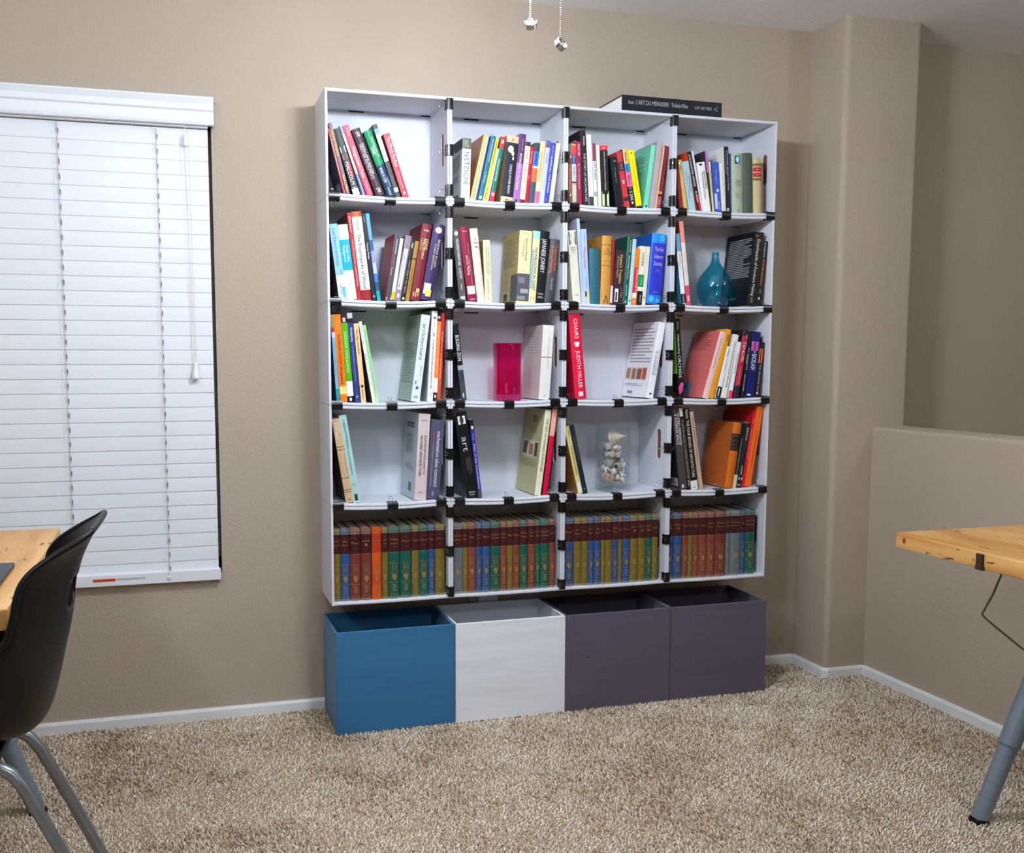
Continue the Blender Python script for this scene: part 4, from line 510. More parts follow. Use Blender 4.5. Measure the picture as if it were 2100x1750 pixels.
# binder clips (local frame: x along the joint, y into the shelf, z across the joint)
CW, CJ = .034, .0135
def clip_meshes(T):
    b = MB(); hw = CW/2; f = T+.0012; t = .0011
    prof = [(-.0035, -f), (-.0035, f), (.004, f+.0012), (CJ, T+.0022)]
    for s in (1, -1):
        pts = [(-.0035, 0), (-.0035, s*(f-.001)), (-.0015, s*(f+.0012)), (.004, s*(f+.0014)), (CJ, s*(T+.0012))]
        vs = []; fs = []
        for i, (y, z) in enumerate(pts):
            for x in (-hw, hw): vs += [(x, y, z), (x, y-(t if i < 3 else 0), z+s*(t if i >= 2 else 0))]
        for i in range(len(pts)-1):
            a = i*4; q = a+4; fs += [(a, a+2, q+2, q), (a+1, q+1, q+3, a+3), (a, q, q+1, a+1), (a+2, a+3, q+3, q+2)]
        e = (len(pts)-1)*4; fs += [(e, e+2, e+3, e+1)]
        b.add(vs, fs, CLIPM)
        for xa, xb in ((-hw, -hw*.42), (-hw*.22, hw*.22), (hw*.42, hw)): b.tube([(xa, CJ, s*(T+.0028)), (xb, CJ, s*(T+.0028))], .0027, CLIPM, 8)
    h = MB(); w = hw*.32; z = T+.0028
    h.tube([(-w, CJ, z), (-w*.85, CJ+.008, z+.004), (-w*.7, CJ+.013, z+.0085), (-w*1.05, CJ+.02, z+.0125), (-w*.6, CJ+.023, z+.0145), (w*.6, CJ+.023, z+.0145), (w*1.05, CJ+.02, z+.0125), (w*.7, CJ+.013, z+.0085), (w*.85, CJ+.008, z+.004), (w, CJ, z)], .0008, STEEL, 5)
    h2 = MB(); h2.v = [(a, bq, -cq) for a, bq, cq in h.v]; h2.f = [list(reversed(f_)) for f_ in h.f]; h2.mi = h.mi; h2.mats = h.mats
    def fwd(s):                                        # handle folded forward over the clip where a book stands behind it
        k = MB(); zf = s*(T+.0052)
        k.tube([(-w, CJ, s*(T+.0045)), (-w*.85, CJ-.006, zf), (-w*.7, -.001, zf), (-w*1.05, -.008, zf), (-w*.6, -.011, zf), (w*.6, -.011, zf), (w*1.05, -.008, zf), (w*.7, -.001, zf), (w*.85, CJ-.006, zf), (w, CJ, s*(T+.0045))], .0008, STEEL, 5); return k.mesh('wire_handle')
    return b.mesh('clip_body', 40), h.mesh('wire_handle'), h2.mesh('wire_handle'), fwd(1), fwd(-1)
CLIPS = {False: clip_meshes(T), True: clip_meshes(TV)}
BOOKBOX = []
for _b in BOOKS:
    a_ = math.radians(_b[8]); xs_ = (0, _b[5]) if _b[8] <= 0 else (-_b[5], 0)
    pts_ = [(_b[2]+u*math.cos(a_)+v*math.sin(a_), _b[3]-u*math.sin(a_)+v*math.cos(a_)) for u in xs_ for v in (0, _b[6]*.25, _b[6]*.5, _b[6]*.75, _b[6])]
    for k_ in range(4):
        s_ = [pts_[k_], pts_[k_+1], pts_[5+k_], pts_[6+k_]]; BOOKBOX.append((min(p[0] for p in s_), max(p[0] for p in s_), min(p[1] for p in s_), max(p[1] for p in s_)))
for _c, _x, _t, _k, _a, _b in VOLS: BOOKBOX.append((_x, _x+_t, ZB+T, ZB+T+.234))
def near(x0, x1, z0, z1): return any(b[0] < x1 and b[1] > x0 and b[2] < z1 and b[3] > z0 for b in BOOKBOX)
def clip(loc, vertical, label, group):
    root = thing('binder_clip', loc, label, 'binder clip', group, (0, math.pi/2 if vertical else 0, 0))
    body, up, dn, fu, fd = CLIPS[vertical]; x, _, z = loc; w = .008
    if vertical: hu, hd = near(x+TV, x+TV+.02, z-w, z+w), near(x-TV-.02, x-TV, z-w, z+w)
    else: hu, hd = near(x-w, x+w, z+T, z+T+.02), near(x-w, x+w, z-T-.02, z-T)
    for me, n in ((body, 'clip_body'), (fu if hu else up, 'wire_handle'), (fd if hd else dn, 'wire_handle')):
        o = bpy.data.objects.new(n, me); COL.objects.link(o); o.parent = root
for b in range(1, 5):
    zj = ZB+(5-b)*H
    for c in range(4):
        for off in (.0305, .1985, .3585):
            x = c*W+off
            if c == 3 and off > .3: x += .012
            if c == 0 and off < .1: x -= .006
            clip((x, -D, zj+sagz(b, x, c)), False, 'black binder clip on the joint under the %s, %s, %s' % (ROWN[b-1], COLN[c], 'window side' if off < .1 else 'middle' if off < .3 else 'pillar side'), 'binder clips on level joints')
for j in range(1, 4):
    for r in range(5):
        z0 = ZB+(4-r)*H
        for off in (H-.034, H*.49, .034):
            if r == 0 and off > .2: off += .012
            if r == 4 and off < .1: off -= .012
            clip((j*W, -D, z0+off), True, 'black binder clip on the %s upright joint, %s, %s' % (('window-side', 'central', 'pillar-side')[j-1], ROWN[r], 'upper' if off > .2 else 'lower' if off < .1 else 'middle'), 'binder clips on upright joints')
# brackets and outlet below the shelf
for i, x in enumerate((.124, .53, .919, 1.30)):
    root = thing('shelf_bracket', (x, -.002, .3276), 'small grey metal shelf bracket above %s' % ('the blue bin', 'the white bin', 'the dark bin beside the white one', 'the dark bin at the pillar end')[i], 'bracket', 'brackets under the shelf')
    bk = mat('a8aaac', .4, metal=.6, var=.05, key='zinc'); m = MB()
    m.bbox(-.013, .013, -.003, .002, -.02, .0746, .001, bk); m.bbox(-.013, .013, -.16, .0, .0716, .0746, .001, bk); m.build('plate', root)
    m = MB(); m.lathe([(.0055, 0), (.0055, .002), (.003, .003)], SHADOWBLACK, 10); o = m.build('screw', root); o.location = (0, -.003, -.004); o.rotation_euler = (math.pi/2, 0, 0)
root = thing('wall_outlet', (.588, 0, .29), 'white duplex wall outlet under the shelf behind the white bin', 'outlet')
m = MB(); m.bbox(-.036, .036, -.006, .001, -.06, .06, .002, TRIM); m.build('cover_plate', root)
for z in (.026, -.026):
    m = MB(); m.bbox(-.017, .017, -.0075, -.005, z-.014, z+.014, .001, TRIM); o = m.build('socket', root)
    m = MB(); m.box(-.008, -.006, -.0078, -.0074, z-.004, z+.006, SHADOWBLACK); m.box(.006, .008, -.0078, -.0074, z-.004, z+.006, SHADOWBLACK); m.build('slots', o)
# ------------------------------------------------------------------ lettering
FC = bpy.data.curves.new('lettering', 'FONT'); FC.resolution_u = 2; FO = bpy.data.objects.new('lettering', FC); TX = {}
def glyphs(s):
    if s in TX: return TX[s]
    FC.body = s; COL.objects.link(FO); dg = bpy.context.evaluated_depsgraph_get(); ev = FO.evaluated_get(dg); me = ev.to_mesh()
    v = np.zeros(len(me.vertices)*3); me.vertices.foreach_get('co', v); v = v.reshape(-1, 3)[:, :2].copy()
    f = [tuple(p.vertices) for p in me.polygons]; ev.to_mesh_clear(); COL.objects.unlink(FO)
    if len(v) == 0: v = np.zeros((1, 2))
    TX[s] = (v, f, v.min(0), v.max(0)); return TX[s]
def put_text(mb, s, m, place):          # place(u 0..1 along, v in cap heights) -> point
    v, f, lo, hi = glyphs(s); w = max(1e-6, hi[0]-lo[0])
    mb.add([place((a-lo[0])/w, b, (hi[1]-lo[1])) for a, b in v], f, m)
# ------------------------------------------------------------------ books
def cover_mesh(Tk, Hh, d, hard, x0, spine, covm, levels):
    """U-shaped case: near board, spine (bands by height), far board"""
    c = .0026 if hard else .0007; bul = min(.006, Tk*.17) if hard else min(.0012, Tk*.05); c = min(c, Tk*.22)
    ns = 6 if hard else 4
    prof = [(x0, d)]
    for i in range(ns+1):
        u = i/ns; prof.append((x0+Tk*u, -bul*math.sin(math.pi*u)**.8 if 0 < u < 1 else 0))
    prof.append((x0+Tk, d))
    inn = [(x0+c, d), (x0+c, c), (x0+Tk-c, c), (x0+Tk-c, d)]
    m = MB(); np_ = len(prof); n = len(levels)
    vs = [(x, y, z) for z, _ in levels for x, y in prof]; k0 = 0
    for i in range(n-1):
        fsS = []; fsC = []
        for j in range(np_-1):
            f = (i*np_+j, i*np_+j+1, (i+1)*np_+j+1, (i+1)*np_+j)
            (fsC if j in (0, np_-2) else fsS).append(f)
        sub = vs[i*np_:(i+2)*np_]
        m.add(sub, [tuple(q-i*np_ for q in f) for f in fsS], levels[i][1]); m.add(sub, [tuple(q-i*np_ for q in f) for f in fsC], covm)
    for z, flip in ((0, 0), (Hh, 1)):
        ring = [(x, y, z) for x, y in prof]+[(x, y, z) for x, y in reversed(inn)]
        N = np_; fs = [(0, 1, N+2, N+3), (N-2, N-1, N, N+1), tuple(range(1, N-1))+(N+1, N+2)]
        m.add(ring, fs, covm)
    vi = [(x, y, z) for z in (0, Hh) for x, y in inn]; m.add(vi, [(0, 4, 5, 1), (1, 5, 6, 2), (2, 6, 7, 3)], covm)
    for a, b in (((x0, d), (x0+c, d)), ((x0+Tk-c, d), (x0+Tk, d))): m.add([(a[0], d, 0), (b[0], d, 0), (b[0], d, Hh), (a[0], d, Hh)], [(0, 1, 2, 3)], covm)
    ys = lambda x: -bul*math.sin(math.pi*min(1, max(0, (x-x0)/Tk)))**.8
    return m, c, ys
def levels_of(Hh, bands, base):
    cuts = sorted({0., 1.}|{t for b in bands for t in b[:2]})
    out = []
    for a, b in zip(cuts[:-1], cuts[1:]):
        mid = (a+b)/2; mm = base
        for t0, t1, mq in bands:
            if t0 <= mid < t1: mm = mq
        out.append((a, b, mm))
    out.reverse()
    return [(Hh*(1-b), mm) for a, b, mm in out]+[(Hh, None)]
def ink(h): return mat(h, .6, var=0, key='ink '+h)
def paint(h): return mat(h, .42, var=.05, vs=60, spec=.32, key='cover '+h)
def make_book(q):
    r, c, x, z, ysp, Tk, Hh, d, lean, hard, sp, cv, bands, texts, extra, look = q
    d = min(d, .197); ysp = ysp+.004
    root = thing('hardcover_book' if hard else 'paperback_book', (x, ysp, z), '%s, %s, %s' % (look, ROWN[r], COLN[c]), 'book', 'books in the %s, %s' % (ROWN[r], COLN[c]), (0, math.radians(lean), 0))
    x0 = 0 if lean <= 0 else -Tk
    m, cc, ys = cover_mesh(Tk, Hh, d, hard, x0, None, paint(cv), levels_of(Hh, [(a, b, paint(h)) for a, b, h in bands], paint(sp)))
    m.build('cover', root, 35)
    ov = .003 if hard else .0005; p = MB(); p.box(x0+cc, x0+Tk-cc, cc, d-ov*1.3, ov, Hh-ov, PAPER); p.build('pages', root)
    if texts:
        for s, t0, t1, size, h, off, fl in texts:
            tm = MB(); xc = x0+Tk*(.5+off)
            if fl == 'v':
                def place(u, v, hh_, xc=xc, t0=t0, t1=t1, size=size):
                    xx = xc+(v-.34)*size*Tk/.7; return (xx, ys(xx)-.0011, Hh*(1-(t0+(t1-t0)*u)))
            else:
                _, _, lo, hi = glyphs(s); hgt = max(.3, hi[1]-lo[1]); l1 = lo[1]
                def place(u, v, hh_, xc=xc, t0=t0, t1=t1, size=size, hgt=hgt, l1=l1):
                    xx = xc+(u-.5)*size*Tk; return (xx, ys(xx)-.0011, Hh*(1-t1+(t1-t0)*(v-l1)/hgt))
            put_text(tm, s, ink(h), place); tm.build('spine_lettering', root)
    sx = [e for e in extra if e[0] in 'se']; cx = [e for e in extra if e[0] in 'ql']
    if sx:
        m = MB()
        for i, e in enumerate(sx):
            o = .00035+.00012*i
            if e[0] == 's':
                _, a0, a1, t0, t1, h = e; n = 4 if hard else 1; xs = [x0+Tk*(a0+(a1-a0)*k/n) for k in range(n+1)]
                vs = [(xx, ys(xx)-o, Hh*(1-t)) for t in (t1, t0) for xx in xs]; m.add(vs, [(k, k+1, n+2+k, n+1+k) for k in range(n)], ink(h))
            else:
                _, a, t, rx, rt, h = e; n = 8; vs = []
                for k in range(n+1):
                    u = -math.cos(math.pi*k/n); w_ = math.sqrt(max(0, 1-u*u)); xx = x0+Tk*(.5+a+rx*u)
                    vs += [(xx, ys(xx)-o, Hh*(1-t-rt*w_)), (xx, ys(xx)-o, Hh*(1-t+rt*w_))]
                m.add(vs, [(2*k, 2*k+2, 2*k+3, 2*k+1) for k in range(n)], ink(h))
        m.build('spine_print', root)
    if cx:
        m = MB(); rr = random.Random(hash(look) % 1000 if False else len(look)*7+r*5+c)
        for i, e in enumerate(cx):
            xx = x0-.0003-.0001*i
            if e[0] == 'q': _, u0, u1, t0, t1, h = e; rects = [(u0, u1, t0, t1)]
            else:
                _, u0, u1, t0, t1, n, h = e; pt = (t1-t0)/n
                rects = [(u0, u1-(u1-u0)*rr.choice((0, 0, 0, .05, .12, .3)), t0+k*pt, t0+k*pt+pt*.42) for k in range(n)]
            for a, b, t0, t1 in rects:
                ya, yb = d*(1-a), d*(1-b); m.add([(xx, ya, Hh*(1-t1)), (xx, yb, Hh*(1-t1)), (xx, yb, Hh*(1-t0)), (xx, ya, Hh*(1-t0))], [(0, 1, 2, 3)], ink(h))
        m.build('cover_print', root)
for q in BOOKS: make_book(q)
# the leather-bound set in the bottom row
SETC = {'o': ('756528', 'olive'), 'b': ('2c4f84', 'blue'), 'r': ('824032', 'rust red'), 'm': ('74342e', 'brown'), 'g': ('12574a', 'green'), 'y': ('62707a', 'grey blue'), 'O': ('d2561c', 'bright orange')}
ORD = ['first', 'second', 'third', 'fourth', 'fifth', 'sixth', 'seventh', 'eighth', 'ninth', 'tenth', 'eleventh', 'twelfth', 'thirteenth', 'fourteenth']
def mixh(a, b, t): return ''.join('%02x' % int(int(a[i:i+2], 16)*(1-t)+int(b[i:i+2], 16)*t) for i in (0, 2, 4))
cnt = {}
for c, x, Tk, k, t1, t2 in VOLS:
    n = cnt.get(c, 0); cnt[c] = n+1; xm_ = c*W+GAP+TV+.0003; Tk -= max(0, xm_-x); x = max(x, xm_); hx, nm = SETC[k]; Hh = .234; d = .165
    lab = '%s gilt-ruled volume, %s from the window side, bottom row, %s' % (nm, ORD[n], COLN[c])
    zb = ZB+T+GAP+sagz(5, x+Tk/2, c)
    root = thing('leather_bound_volume', (x, -.208, zb), lab, 'book', 'matching volumes along the bottom row')
    pale = paint(mixh(hx, 'a8a090', .45)); body = paint(hx); lbl = paint('b83420' if k == 'O' else '401218'); blk = ink('0c0a0a')
    bands = [(0, .05, pale), (.05, .056, blk), (.056, .08, pale), (.08, .345, lbl), (.958, .964, blk), (.964, 1, pale)]
    if k == 'O': bands = [(.08, .345, lbl), (.66, .78, paint('d8391c'))]
    m, cc, ys = cover_mesh(Tk, Hh, d, 1, 0, None, body, levels_of(Hh, bands, body)); m.build('cover', root, 35)
    p = MB(); p.box(cc, Tk-cc, cc, d-.004, .003, Hh-.003, OLDPAPER); p.build('pages', root)
    g = MB()
    def strip(a0, a1, t0, t1):
        xs = [Tk*(a0+(a1-a0)*i/4) for i in range(5)]
        g.add([(xx, ys(xx)-.0005, Hh*(1-t)) for t in (t1, t0) for xx in xs], [(i, i+1, 6+i, 5+i) for i in range(4)], GILT)
    for t in (.03, .355, .493, .506, .625, .638, .762, .775, .935, .948): strip(.06, .94, t, t+.0035)
    for a in ((.28, .72, .525, .529), (.28, .72, .6, .604), (.28, .34, .525, .604), (.66, .72, .525, .604)): strip(*a)
    sv = []
    for u in (-.22, -.16, -.08, 0, .08, .16, .22):
        xx = Tk*(.5+u); sv += [(xx, ys(xx)-.0005, Hh*(1-(.7+.046*(1-(abs(u)/.22)**2)))), (xx, ys(xx)-.0005, Hh*(1-.655))]
    g.add(sv, [(2*i, 2*i+2, 2*i+3, 2*i+1) for i in range(6)], GILT)
    for q in range(4): strip(.3+.04*(q % 2), .7-.05*((q+1) % 2), .8+q*.026, .8+q*.026+.013)
    lines = [s for s in (t1, t2) if s]
    for i, s in enumerate(lines):
        _, _, lo, hi = glyphs(s); hg = hi[1]-lo[1]; tc = .2+(i-(len(lines)-1)/2)*.055; wd_ = min(.8, .11*len(s)+.12)
        put_text(g, s, GILT, lambda u, v, hh, tc=tc, l1=lo[1], hg=hg, w=wd_: (Tk*(.5+(u-.5)*w), ys(Tk*(.5+(u-.5)*w))-.0007, Hh*(1-tc-.017+.034*(v-l1)/hg)))
    strip(.36, .64, .135, .138); strip(.36, .64, .275, .278)
    s = str((7*n+13*c+3) % 54+1) if t1 not in ('William', 'Freud', 'Darwin', 'Marx', 'Tolstoy') else {'William': '53', 'Freud': '54', 'Darwin': '49', 'Marx': '50', 'Tolstoy': '51'}[t1]
    _, _, lo, hi = glyphs(s)
    put_text(g, s, GILT, lambda u, v, hh, l1=lo[1], hg=hi[1]-lo[1]: (Tk*(.5+(u-.5)*.22), ys(Tk*.5)-.0007, Hh*(1-.585+.04*(v-l1)/hg)))
    g.build('gilt_tooling', root, kind='stuff')
# book lying on top of the shelf
root = thing('hardcover_book', (.978, -.222, ZB+5*H), 'large black hardcover book lying flat on top of the shelf', 'book', None, (0, 0, math.radians(1.0)))
BL, BT, BD = .372, .05, .205; navy = paint('1b1d26'); m = MB(); t = .003
m.bbox(0, BL, 0, BD, 0, t, .0008, navy); m.bbox(0, BL, 0, BD, BT-t, BT, .0008, navy); m.bbox(0, BL, -.003, t, 0, BT, .002, navy); m.build('cover', root)
m = MB(); m.box(.004, BL-.004, t, BD-.004, t, BT-t, mat('f0f0ee', .85, var=.03, key='white pages')); m.build('pages', root)
m = MB()
for s, a, b, h in (('Roubo', .06, .115, .012), ("L'ART DU MENUISIER", .135, .46, .014), ('The Book of Plates', .485, .65, .014), ('LOST ART PRESS', .72, .895, .0095)):
    _, _, lo, hi = glyphs(s)
    put_text(m, s, ink('b8b4b0'), lambda u, v, hh, a=a, b=b, h=h: (BL*(a+(b-a)*u), -.0036, .022+(v)*h/.7))
m.tube([(BL*.955, -.0036, .034), (BL*.918, -.0036, .027), (BL*.955, -.0036, .02)], .0011, ink('c8c4c0'), 4); m.build('spine_lettering', root)
# ------------------------------------------------------------------ vases, shells, leaves
def shelfz(r, c, x): return ZB+(4-r)*H+GAP+T+sagz(r+1, x, c)
bx = 1.392; root = thing('bottle_vase', (bx, -.125, shelfz(1, 3, bx)), 'teal glass bottle vase with round belly and narrow neck', 'vase')
outer = [(.035, .0), (.041, .006), (.0525, .024), (.0605, .045), (.0635, .066), (.0625, .085), (.057, .104), (.047, .121), (.034, .136), (.0235, .149), (.0165, .161), (.013, .175), (.0122, .192), (.0128, .196)]
m = MB(); m.lathe(outer+[(.0105, .196), (.0098, .175), (.0135, .161), (.021, .147), (.031, .133), (.044, .118), (.054, .101), (.0594, .084), (.0604, .066), (.0575, .047), (.051, .026), (.042, .012), (.0001, .01)], thin_glass('teal glass', (.42, .80, .87), .07, (.01, .30, .42), 1.6), 40); m.build('glass_body', root, 60)
px_ = .607; root = thing('block_vase', (px_, -.155, shelfz(2, 1, px_)), 'tall magenta pink glass vase with rounded square sides', 'vase')
m = MB(); m.lathe([(.040, 0), (.0425, .003), (.043, .02), (.0422, .09), (.0435, .17), (.0445, .19), (.0425, .1915), (.0395, .185), (.0385, .09), (.039, .03), (.037, .022), (.0001, .021)], thin_glass('magenta glass', (.93, .27, .58), .06, (.6, .0, .16), 1.55), 40, sy=.85, pw=4.5); m.build('glass_body', root, 50)
m = MB(); m.tube([(.012, -.03, .026), (.012, -.03, .046)], .0075, ink('8c1038'), 10); m.tube([(-.014, -.028, .026), (-.014, -.028, .06)], .009, ink('b01848'), 10); m.build('candle_stubs', root)
sx_ = 1.002; SZ = shelfz(3, 2, sx_); root = thing('square_vase', (sx_, -.135, SZ), 'tall clear square glass vase filled with seashells', 'vase')
cg = thin_glass('clear glass', (.955, .972, .98), .015, (.8, .85, .88), 1.45)
m = MB(); m.lathe([(.0485, 0), (.05, .002), (.05, .222), (.0475, .2235), (.045, .221), (.045, .032), (.044, .030), (.0001, .029)], cg, 32, pw=9); m.build('glass_body', root, 45)
def shell_meshes():
    out = []
    a = MB()                                             # spiral whelk
    prof = [(.0005, .034)]
    for i in range(1, 12): prof.append((.0008+.0165*(i/11)**1.3*(1+.16*(1 if i % 2 else -1)), .034*(1-i/11)))
    prof += [(.009, -.006), (.0012, -.014)]; a.lathe(prof, mat('d8c8b4', .5, var=.2, vs=60, key='whelk shell'), 12); out.append((a.mesh('shell', 50), 'whelk_shell', 'pale spiral whelk shell'))
    b = MB(); n = 14; vs = []; fs = []                      # ribbed scallop
    for i in range(6):
        for j in range(n+1):
            th = math.radians(-65+130*j/n); rr = .019*(i/5)*(1+.05*(j % 2)); vs.append((rr*math.sin(th), .006*math.sin(math.pi*min(1, i/5*.9))+(.0012 if j % 2 else 0), rr*math.cos(th)-.009))
    for i in range(5):
        for j in range(n): fs.append((i*(n+1)+j, i*(n+1)+j+1, (i+1)*(n+1)+j+1, (i+1)*(n+1)+j))
    b.add(vs, fs, mat('c89a78', .5, var=.3, vs=70, key='scallop shell')); b.add([(x, -.001, z) for x, y, z in vs], [tuple(reversed(f)) for f in fs], mat('e0d0c0', .4, var=.1, key='shell inside')); out.append((b.mesh('shell'), 'scallop_shell', 'tan ribbed scallop shell'))
    e = MB(); e.lathe([(.0005, .014), (.006, .012), (.0105, .005), (.0115, 0), (.0095, -.006), (.005, -.0115), (.0005, -.013)], mat('efe6da', .25, var=.08, vs=60, key='cowrie shell'), 14, sy=.75); out.append((e.mesh('shell', 60), 'cowrie_shell', 'smooth white cowrie shell'))
    g = MB()
    for i in range(3): a_ = i*2.1; g.tube([(0, 0, 0), (.008*math.cos(a_), .008*math.sin(a_), .006), (.014*math.cos(a_+.5), .014*math.sin(a_+.5), .013)], [.0045, .0035, .002], mat('f0ece6', .7, var=.15, vs=150, key='coral'), 6)
    g.tube([(-.014, 0, 0), (0, .003, -.001), (.013, -.004, .002)], [.003, .0045, .0028], mat('f0ece6', .7, var=.15, vs=150, key='coral'), 6); out.append((g.mesh('shell', 50), 'coral_piece', 'white branching coral piece'))
    h = MB(); h.lathe([(.0155, 0), (.0165, .008), (.0145, .02), (.0105, .026), (.0085, .0255), (.0105, .018), (.012, .008), (.0115, .002)], mat('b9b0a8', .6, var=.25, vs=90, key='barnacle shell'), 16); out.append((h.mesh('shell', 50), 'barnacle_shell', 'grey ring-shaped barnacle shell'))
    return out
SHL = shell_meshes(); rs = random.Random(4)
for k_, lx, ly, lz, rx, ry, rz_, s_ in SHELLS:
    me, nm, lb = SHL[k_]; o = bpy.data.objects.new(nm, me); COL.objects.link(o); o.location = (sx_+lx, -.135+ly, SZ+lz); o.rotation_euler = (rx, ry, rz_); o.scale = (s_,)*3
    tag(o, 'large pale whelk shell lying on top of the shell heap' if s_ > 1.5 else lb+' among those heaped inside the clear vase', 'seashell', 'seashells in the clear square vase')
root = thing('leaf_sprig', (.352, -.165, shelfz(2, 0, .36)+.283), 'small green artificial leaf sprig lying on the orange books', 'plant')
lm = mat('3f7a1e', .5, var=.3, vs=80, key='green leaf')
for i in range(7):
    m = MB(); vs = [(0, 0, 0), (.007, .016, .002), (.0, .018, .0), (-.007, .016, .002), (.0055, .03, .001), (0, .032, -.001), (-.0055, .03, .001), (0, .044, -.004)]
    m.add(vs, [(0, 1, 2), (0, 2, 3), (1, 4, 5, 2), (2, 5, 6, 3), (4, 7, 5), (5, 7, 6)], lm); o = m.build('leaf', root); o.rotation_euler = (rs.uniform(.0, .5), rs.uniform(-.4, .4), 1.6+i*.5+rs.uniform(-.2, .2)); o.location = (-.012+i*.003, -.03, .006+.002*(i % 3))
m = MB(); m.tube([(-.02, -.02, .003), (0, -.03, .006), (.006, .03, .004)], .0012, lm, 5); m.build('stem', root); root.scale = (.5, .5, .5)
# ------------------------------------------------------------------ fabric bins
BIN = [('blue', '2a6c98'), ('white', 'eceef4'), ('dark', '524e5c'), ('dark', '524e5c')]
BX = [.001, .391, .775, 1.164, 1.543]
BLAB = ['blue fabric storage bin on the carpet under the shelf', 'white fabric storage bin standing between blue and dark bins', 'dark grey fabric storage bin next to the white bin', 'dark grey fabric storage bin at the pillar end of the row']
for i in range(4):
    w = BX[i+1]-BX[i]-.003; x = BX[i]+.0015; yf, yb, hz = -.279, -.016, .327; fm = fabric_mat(BIN[i][1], 'fabric %d' % i); t = .006
    root = thing('fabric_bin', (x+w/2, (yf+yb)/2, 0), BLAB[i], 'storage bin', 'fabric bins under the shelf'); dy = (yb-yf)/2; hw = w/2
    m = MB(); n = 14                                       # four soft walls, front bulging slightly
    def wall(ax, s):
        vs = []; fs = []
        for side in (0, 1):
            for a in range(n+1):
                for b in range(n+1):
                    u = a/n*2-1; z = hz*b/n; bul = .004*(1-u*u)*math.sin(math.pi*b/n)
                    if ax == 'y': vs.append((u*hw, s*(dy-side*t)+s*bul*(.6 if side == 0 else .3), z))
                    else: vs.append((s*(hw-side*t)-s*.001*math.sin(math.pi*b/n), u*dy, z))
        N = (n+1)**2
        for side in (0, 1):
            for a in range(n):
                for b in range(n):
                    q = side*N+a*(n+1)+b; fs.append((q, q+1, q+n+2, q+n+1))
        for a in range(n): q = a*(n+1)+n; fs.append((q, N+q, N+q+n+1, q+n+1))
        m.add(vs, fs, fm)
    wall('y', -1); wall('y', 1); wall('x', -1); wall('x', 1); m.build('fabric_sides', root, 40)
    m = MB(); m.box(-hw+.003, hw-.003, -dy+.003, dy-.003, .001, .006, fm); m.build('base_panel', root)
    m = MB(); e = .0035; m.tube([(-hw+e, -dy+e, hz), (hw-e, -dy+e, hz)], .0038, fm, 8); m.tube([(-hw+e, dy-e, hz), (hw-e, dy-e, hz)], .0038, fm, 8); m.tube([(-hw+e, -dy+e, hz), (-hw+e, dy-e, hz)], .0038, fm, 8); m.tube([(hw-e, -dy+e, hz), (hw-e, dy-e, hz)], .0038, fm, 8); m.build('rim_hem', root, 60)
# ------------------------------------------------------------------ tables
TZ = .72
def leg(root, top, foot, name='leg'):
    top, foot = Vector(top), Vector(foot); d = (foot-top); L = d.length; m = MB()
    m.tube([top, top+d*.70], [.027, .027], GREYPAINT, 20); m.tube([top+d*.70, top+d*.703], [.0285, .0285], GREYPAINT, 20)
    lg = m.build(name, root, 40)
    m = MB(); m.tube([top+d*.70, top+d*.992], [.023, .022], GREYPAINT, 20)
    for k in range(4): q = top+d*(.74+.055*k); m.tube([q, q+d*.002], [.0232, .0232], mat('6c7883', .5, var=0, key='adjust mark'), 20)
    m.build('extension_tube', lg, 40)
    m = MB(); m.lathe([(.024, 0), (.025, .006), (.022, .012)], PLASTIC, 16, tuple(foot-Vector((0, 0, .002)))); m.build('foot', lg, 40)
def table(root, x0, x1, y0, y1, legs, rot=0):
    L = root.location; m = MB(); m.bbox(x0-L.x, x1-L.x, y0-L.y, y1-L.y, TZ-.042-L.z, TZ-L.z, .004, WOOD); top = m.build('table_top', root)
    for a, b in legs: leg(root, Vector(a)-L, Vector(b)-L)
    for (a, b), (c_, d_) in zip(legs[::2], legs[1::2]):
        pass
    return top
rt = thing('work_table', (1.7, -1.9, 0), 'worn butcher block table beside the half wall, grey adjustable legs', 'table')
top = table(rt, 1.392, 1.99, -2.75, -1.115, [((1.725, -1.40, TZ-.042), (1.493, -1.347, 0)), ((1.66, -1.42, TZ-.042), (1.90, -1.347, 0)), ((1.725, -2.45, TZ-.042), (1.493, -2.52, 0)), ((1.66, -2.45, TZ-.042), (1.90, -2.52, 0))])
m = MB(); m.box(-.315, -.307, .473, .492, TZ-.041, TZ-.004, mat('3a2014', .8, var=.2, key='charred chip')); m.box(-.314, -.3072, .47, .495, TZ-.043, TZ-.034, mat('2c160c', .8, var=.2, key='dark chip'))
o = m.build('edge_notch', rt)
m = MB(); m.lathe([(.009, 0), (.007, .0004)], mat('8c4412', .6, var=.4, vs=200, key='red stain'), 12, sy=.8); o = m.build('edge_stain', rt); o.location = (-.3081, .752, TZ-.018); o.rotation_euler = (0, -math.pi/2, 0)
o = MB(); o.tube([(1.672, -1.20, TZ-.04), (1.666, -1.20, .60), (1.642, -1.2, .55), (1.612, -1.2, .503), (1.611, -1.2, .497), (1.622, -1.205, .484), (1.69, -1.23, .425), (1.745, -1.26, .376), (1.70, -1.36, .33)], .0028, mat('6c7458', .6, var=.1, key='green cord'), 7); o.build('power_cord', label='thin grey green cord hanging beneath the table at the half wall', cat='cord', smooth=60)
lt = thing('work_table', (-1.3, -.9, 0), 'worn butcher block table below the window blind', 'table')
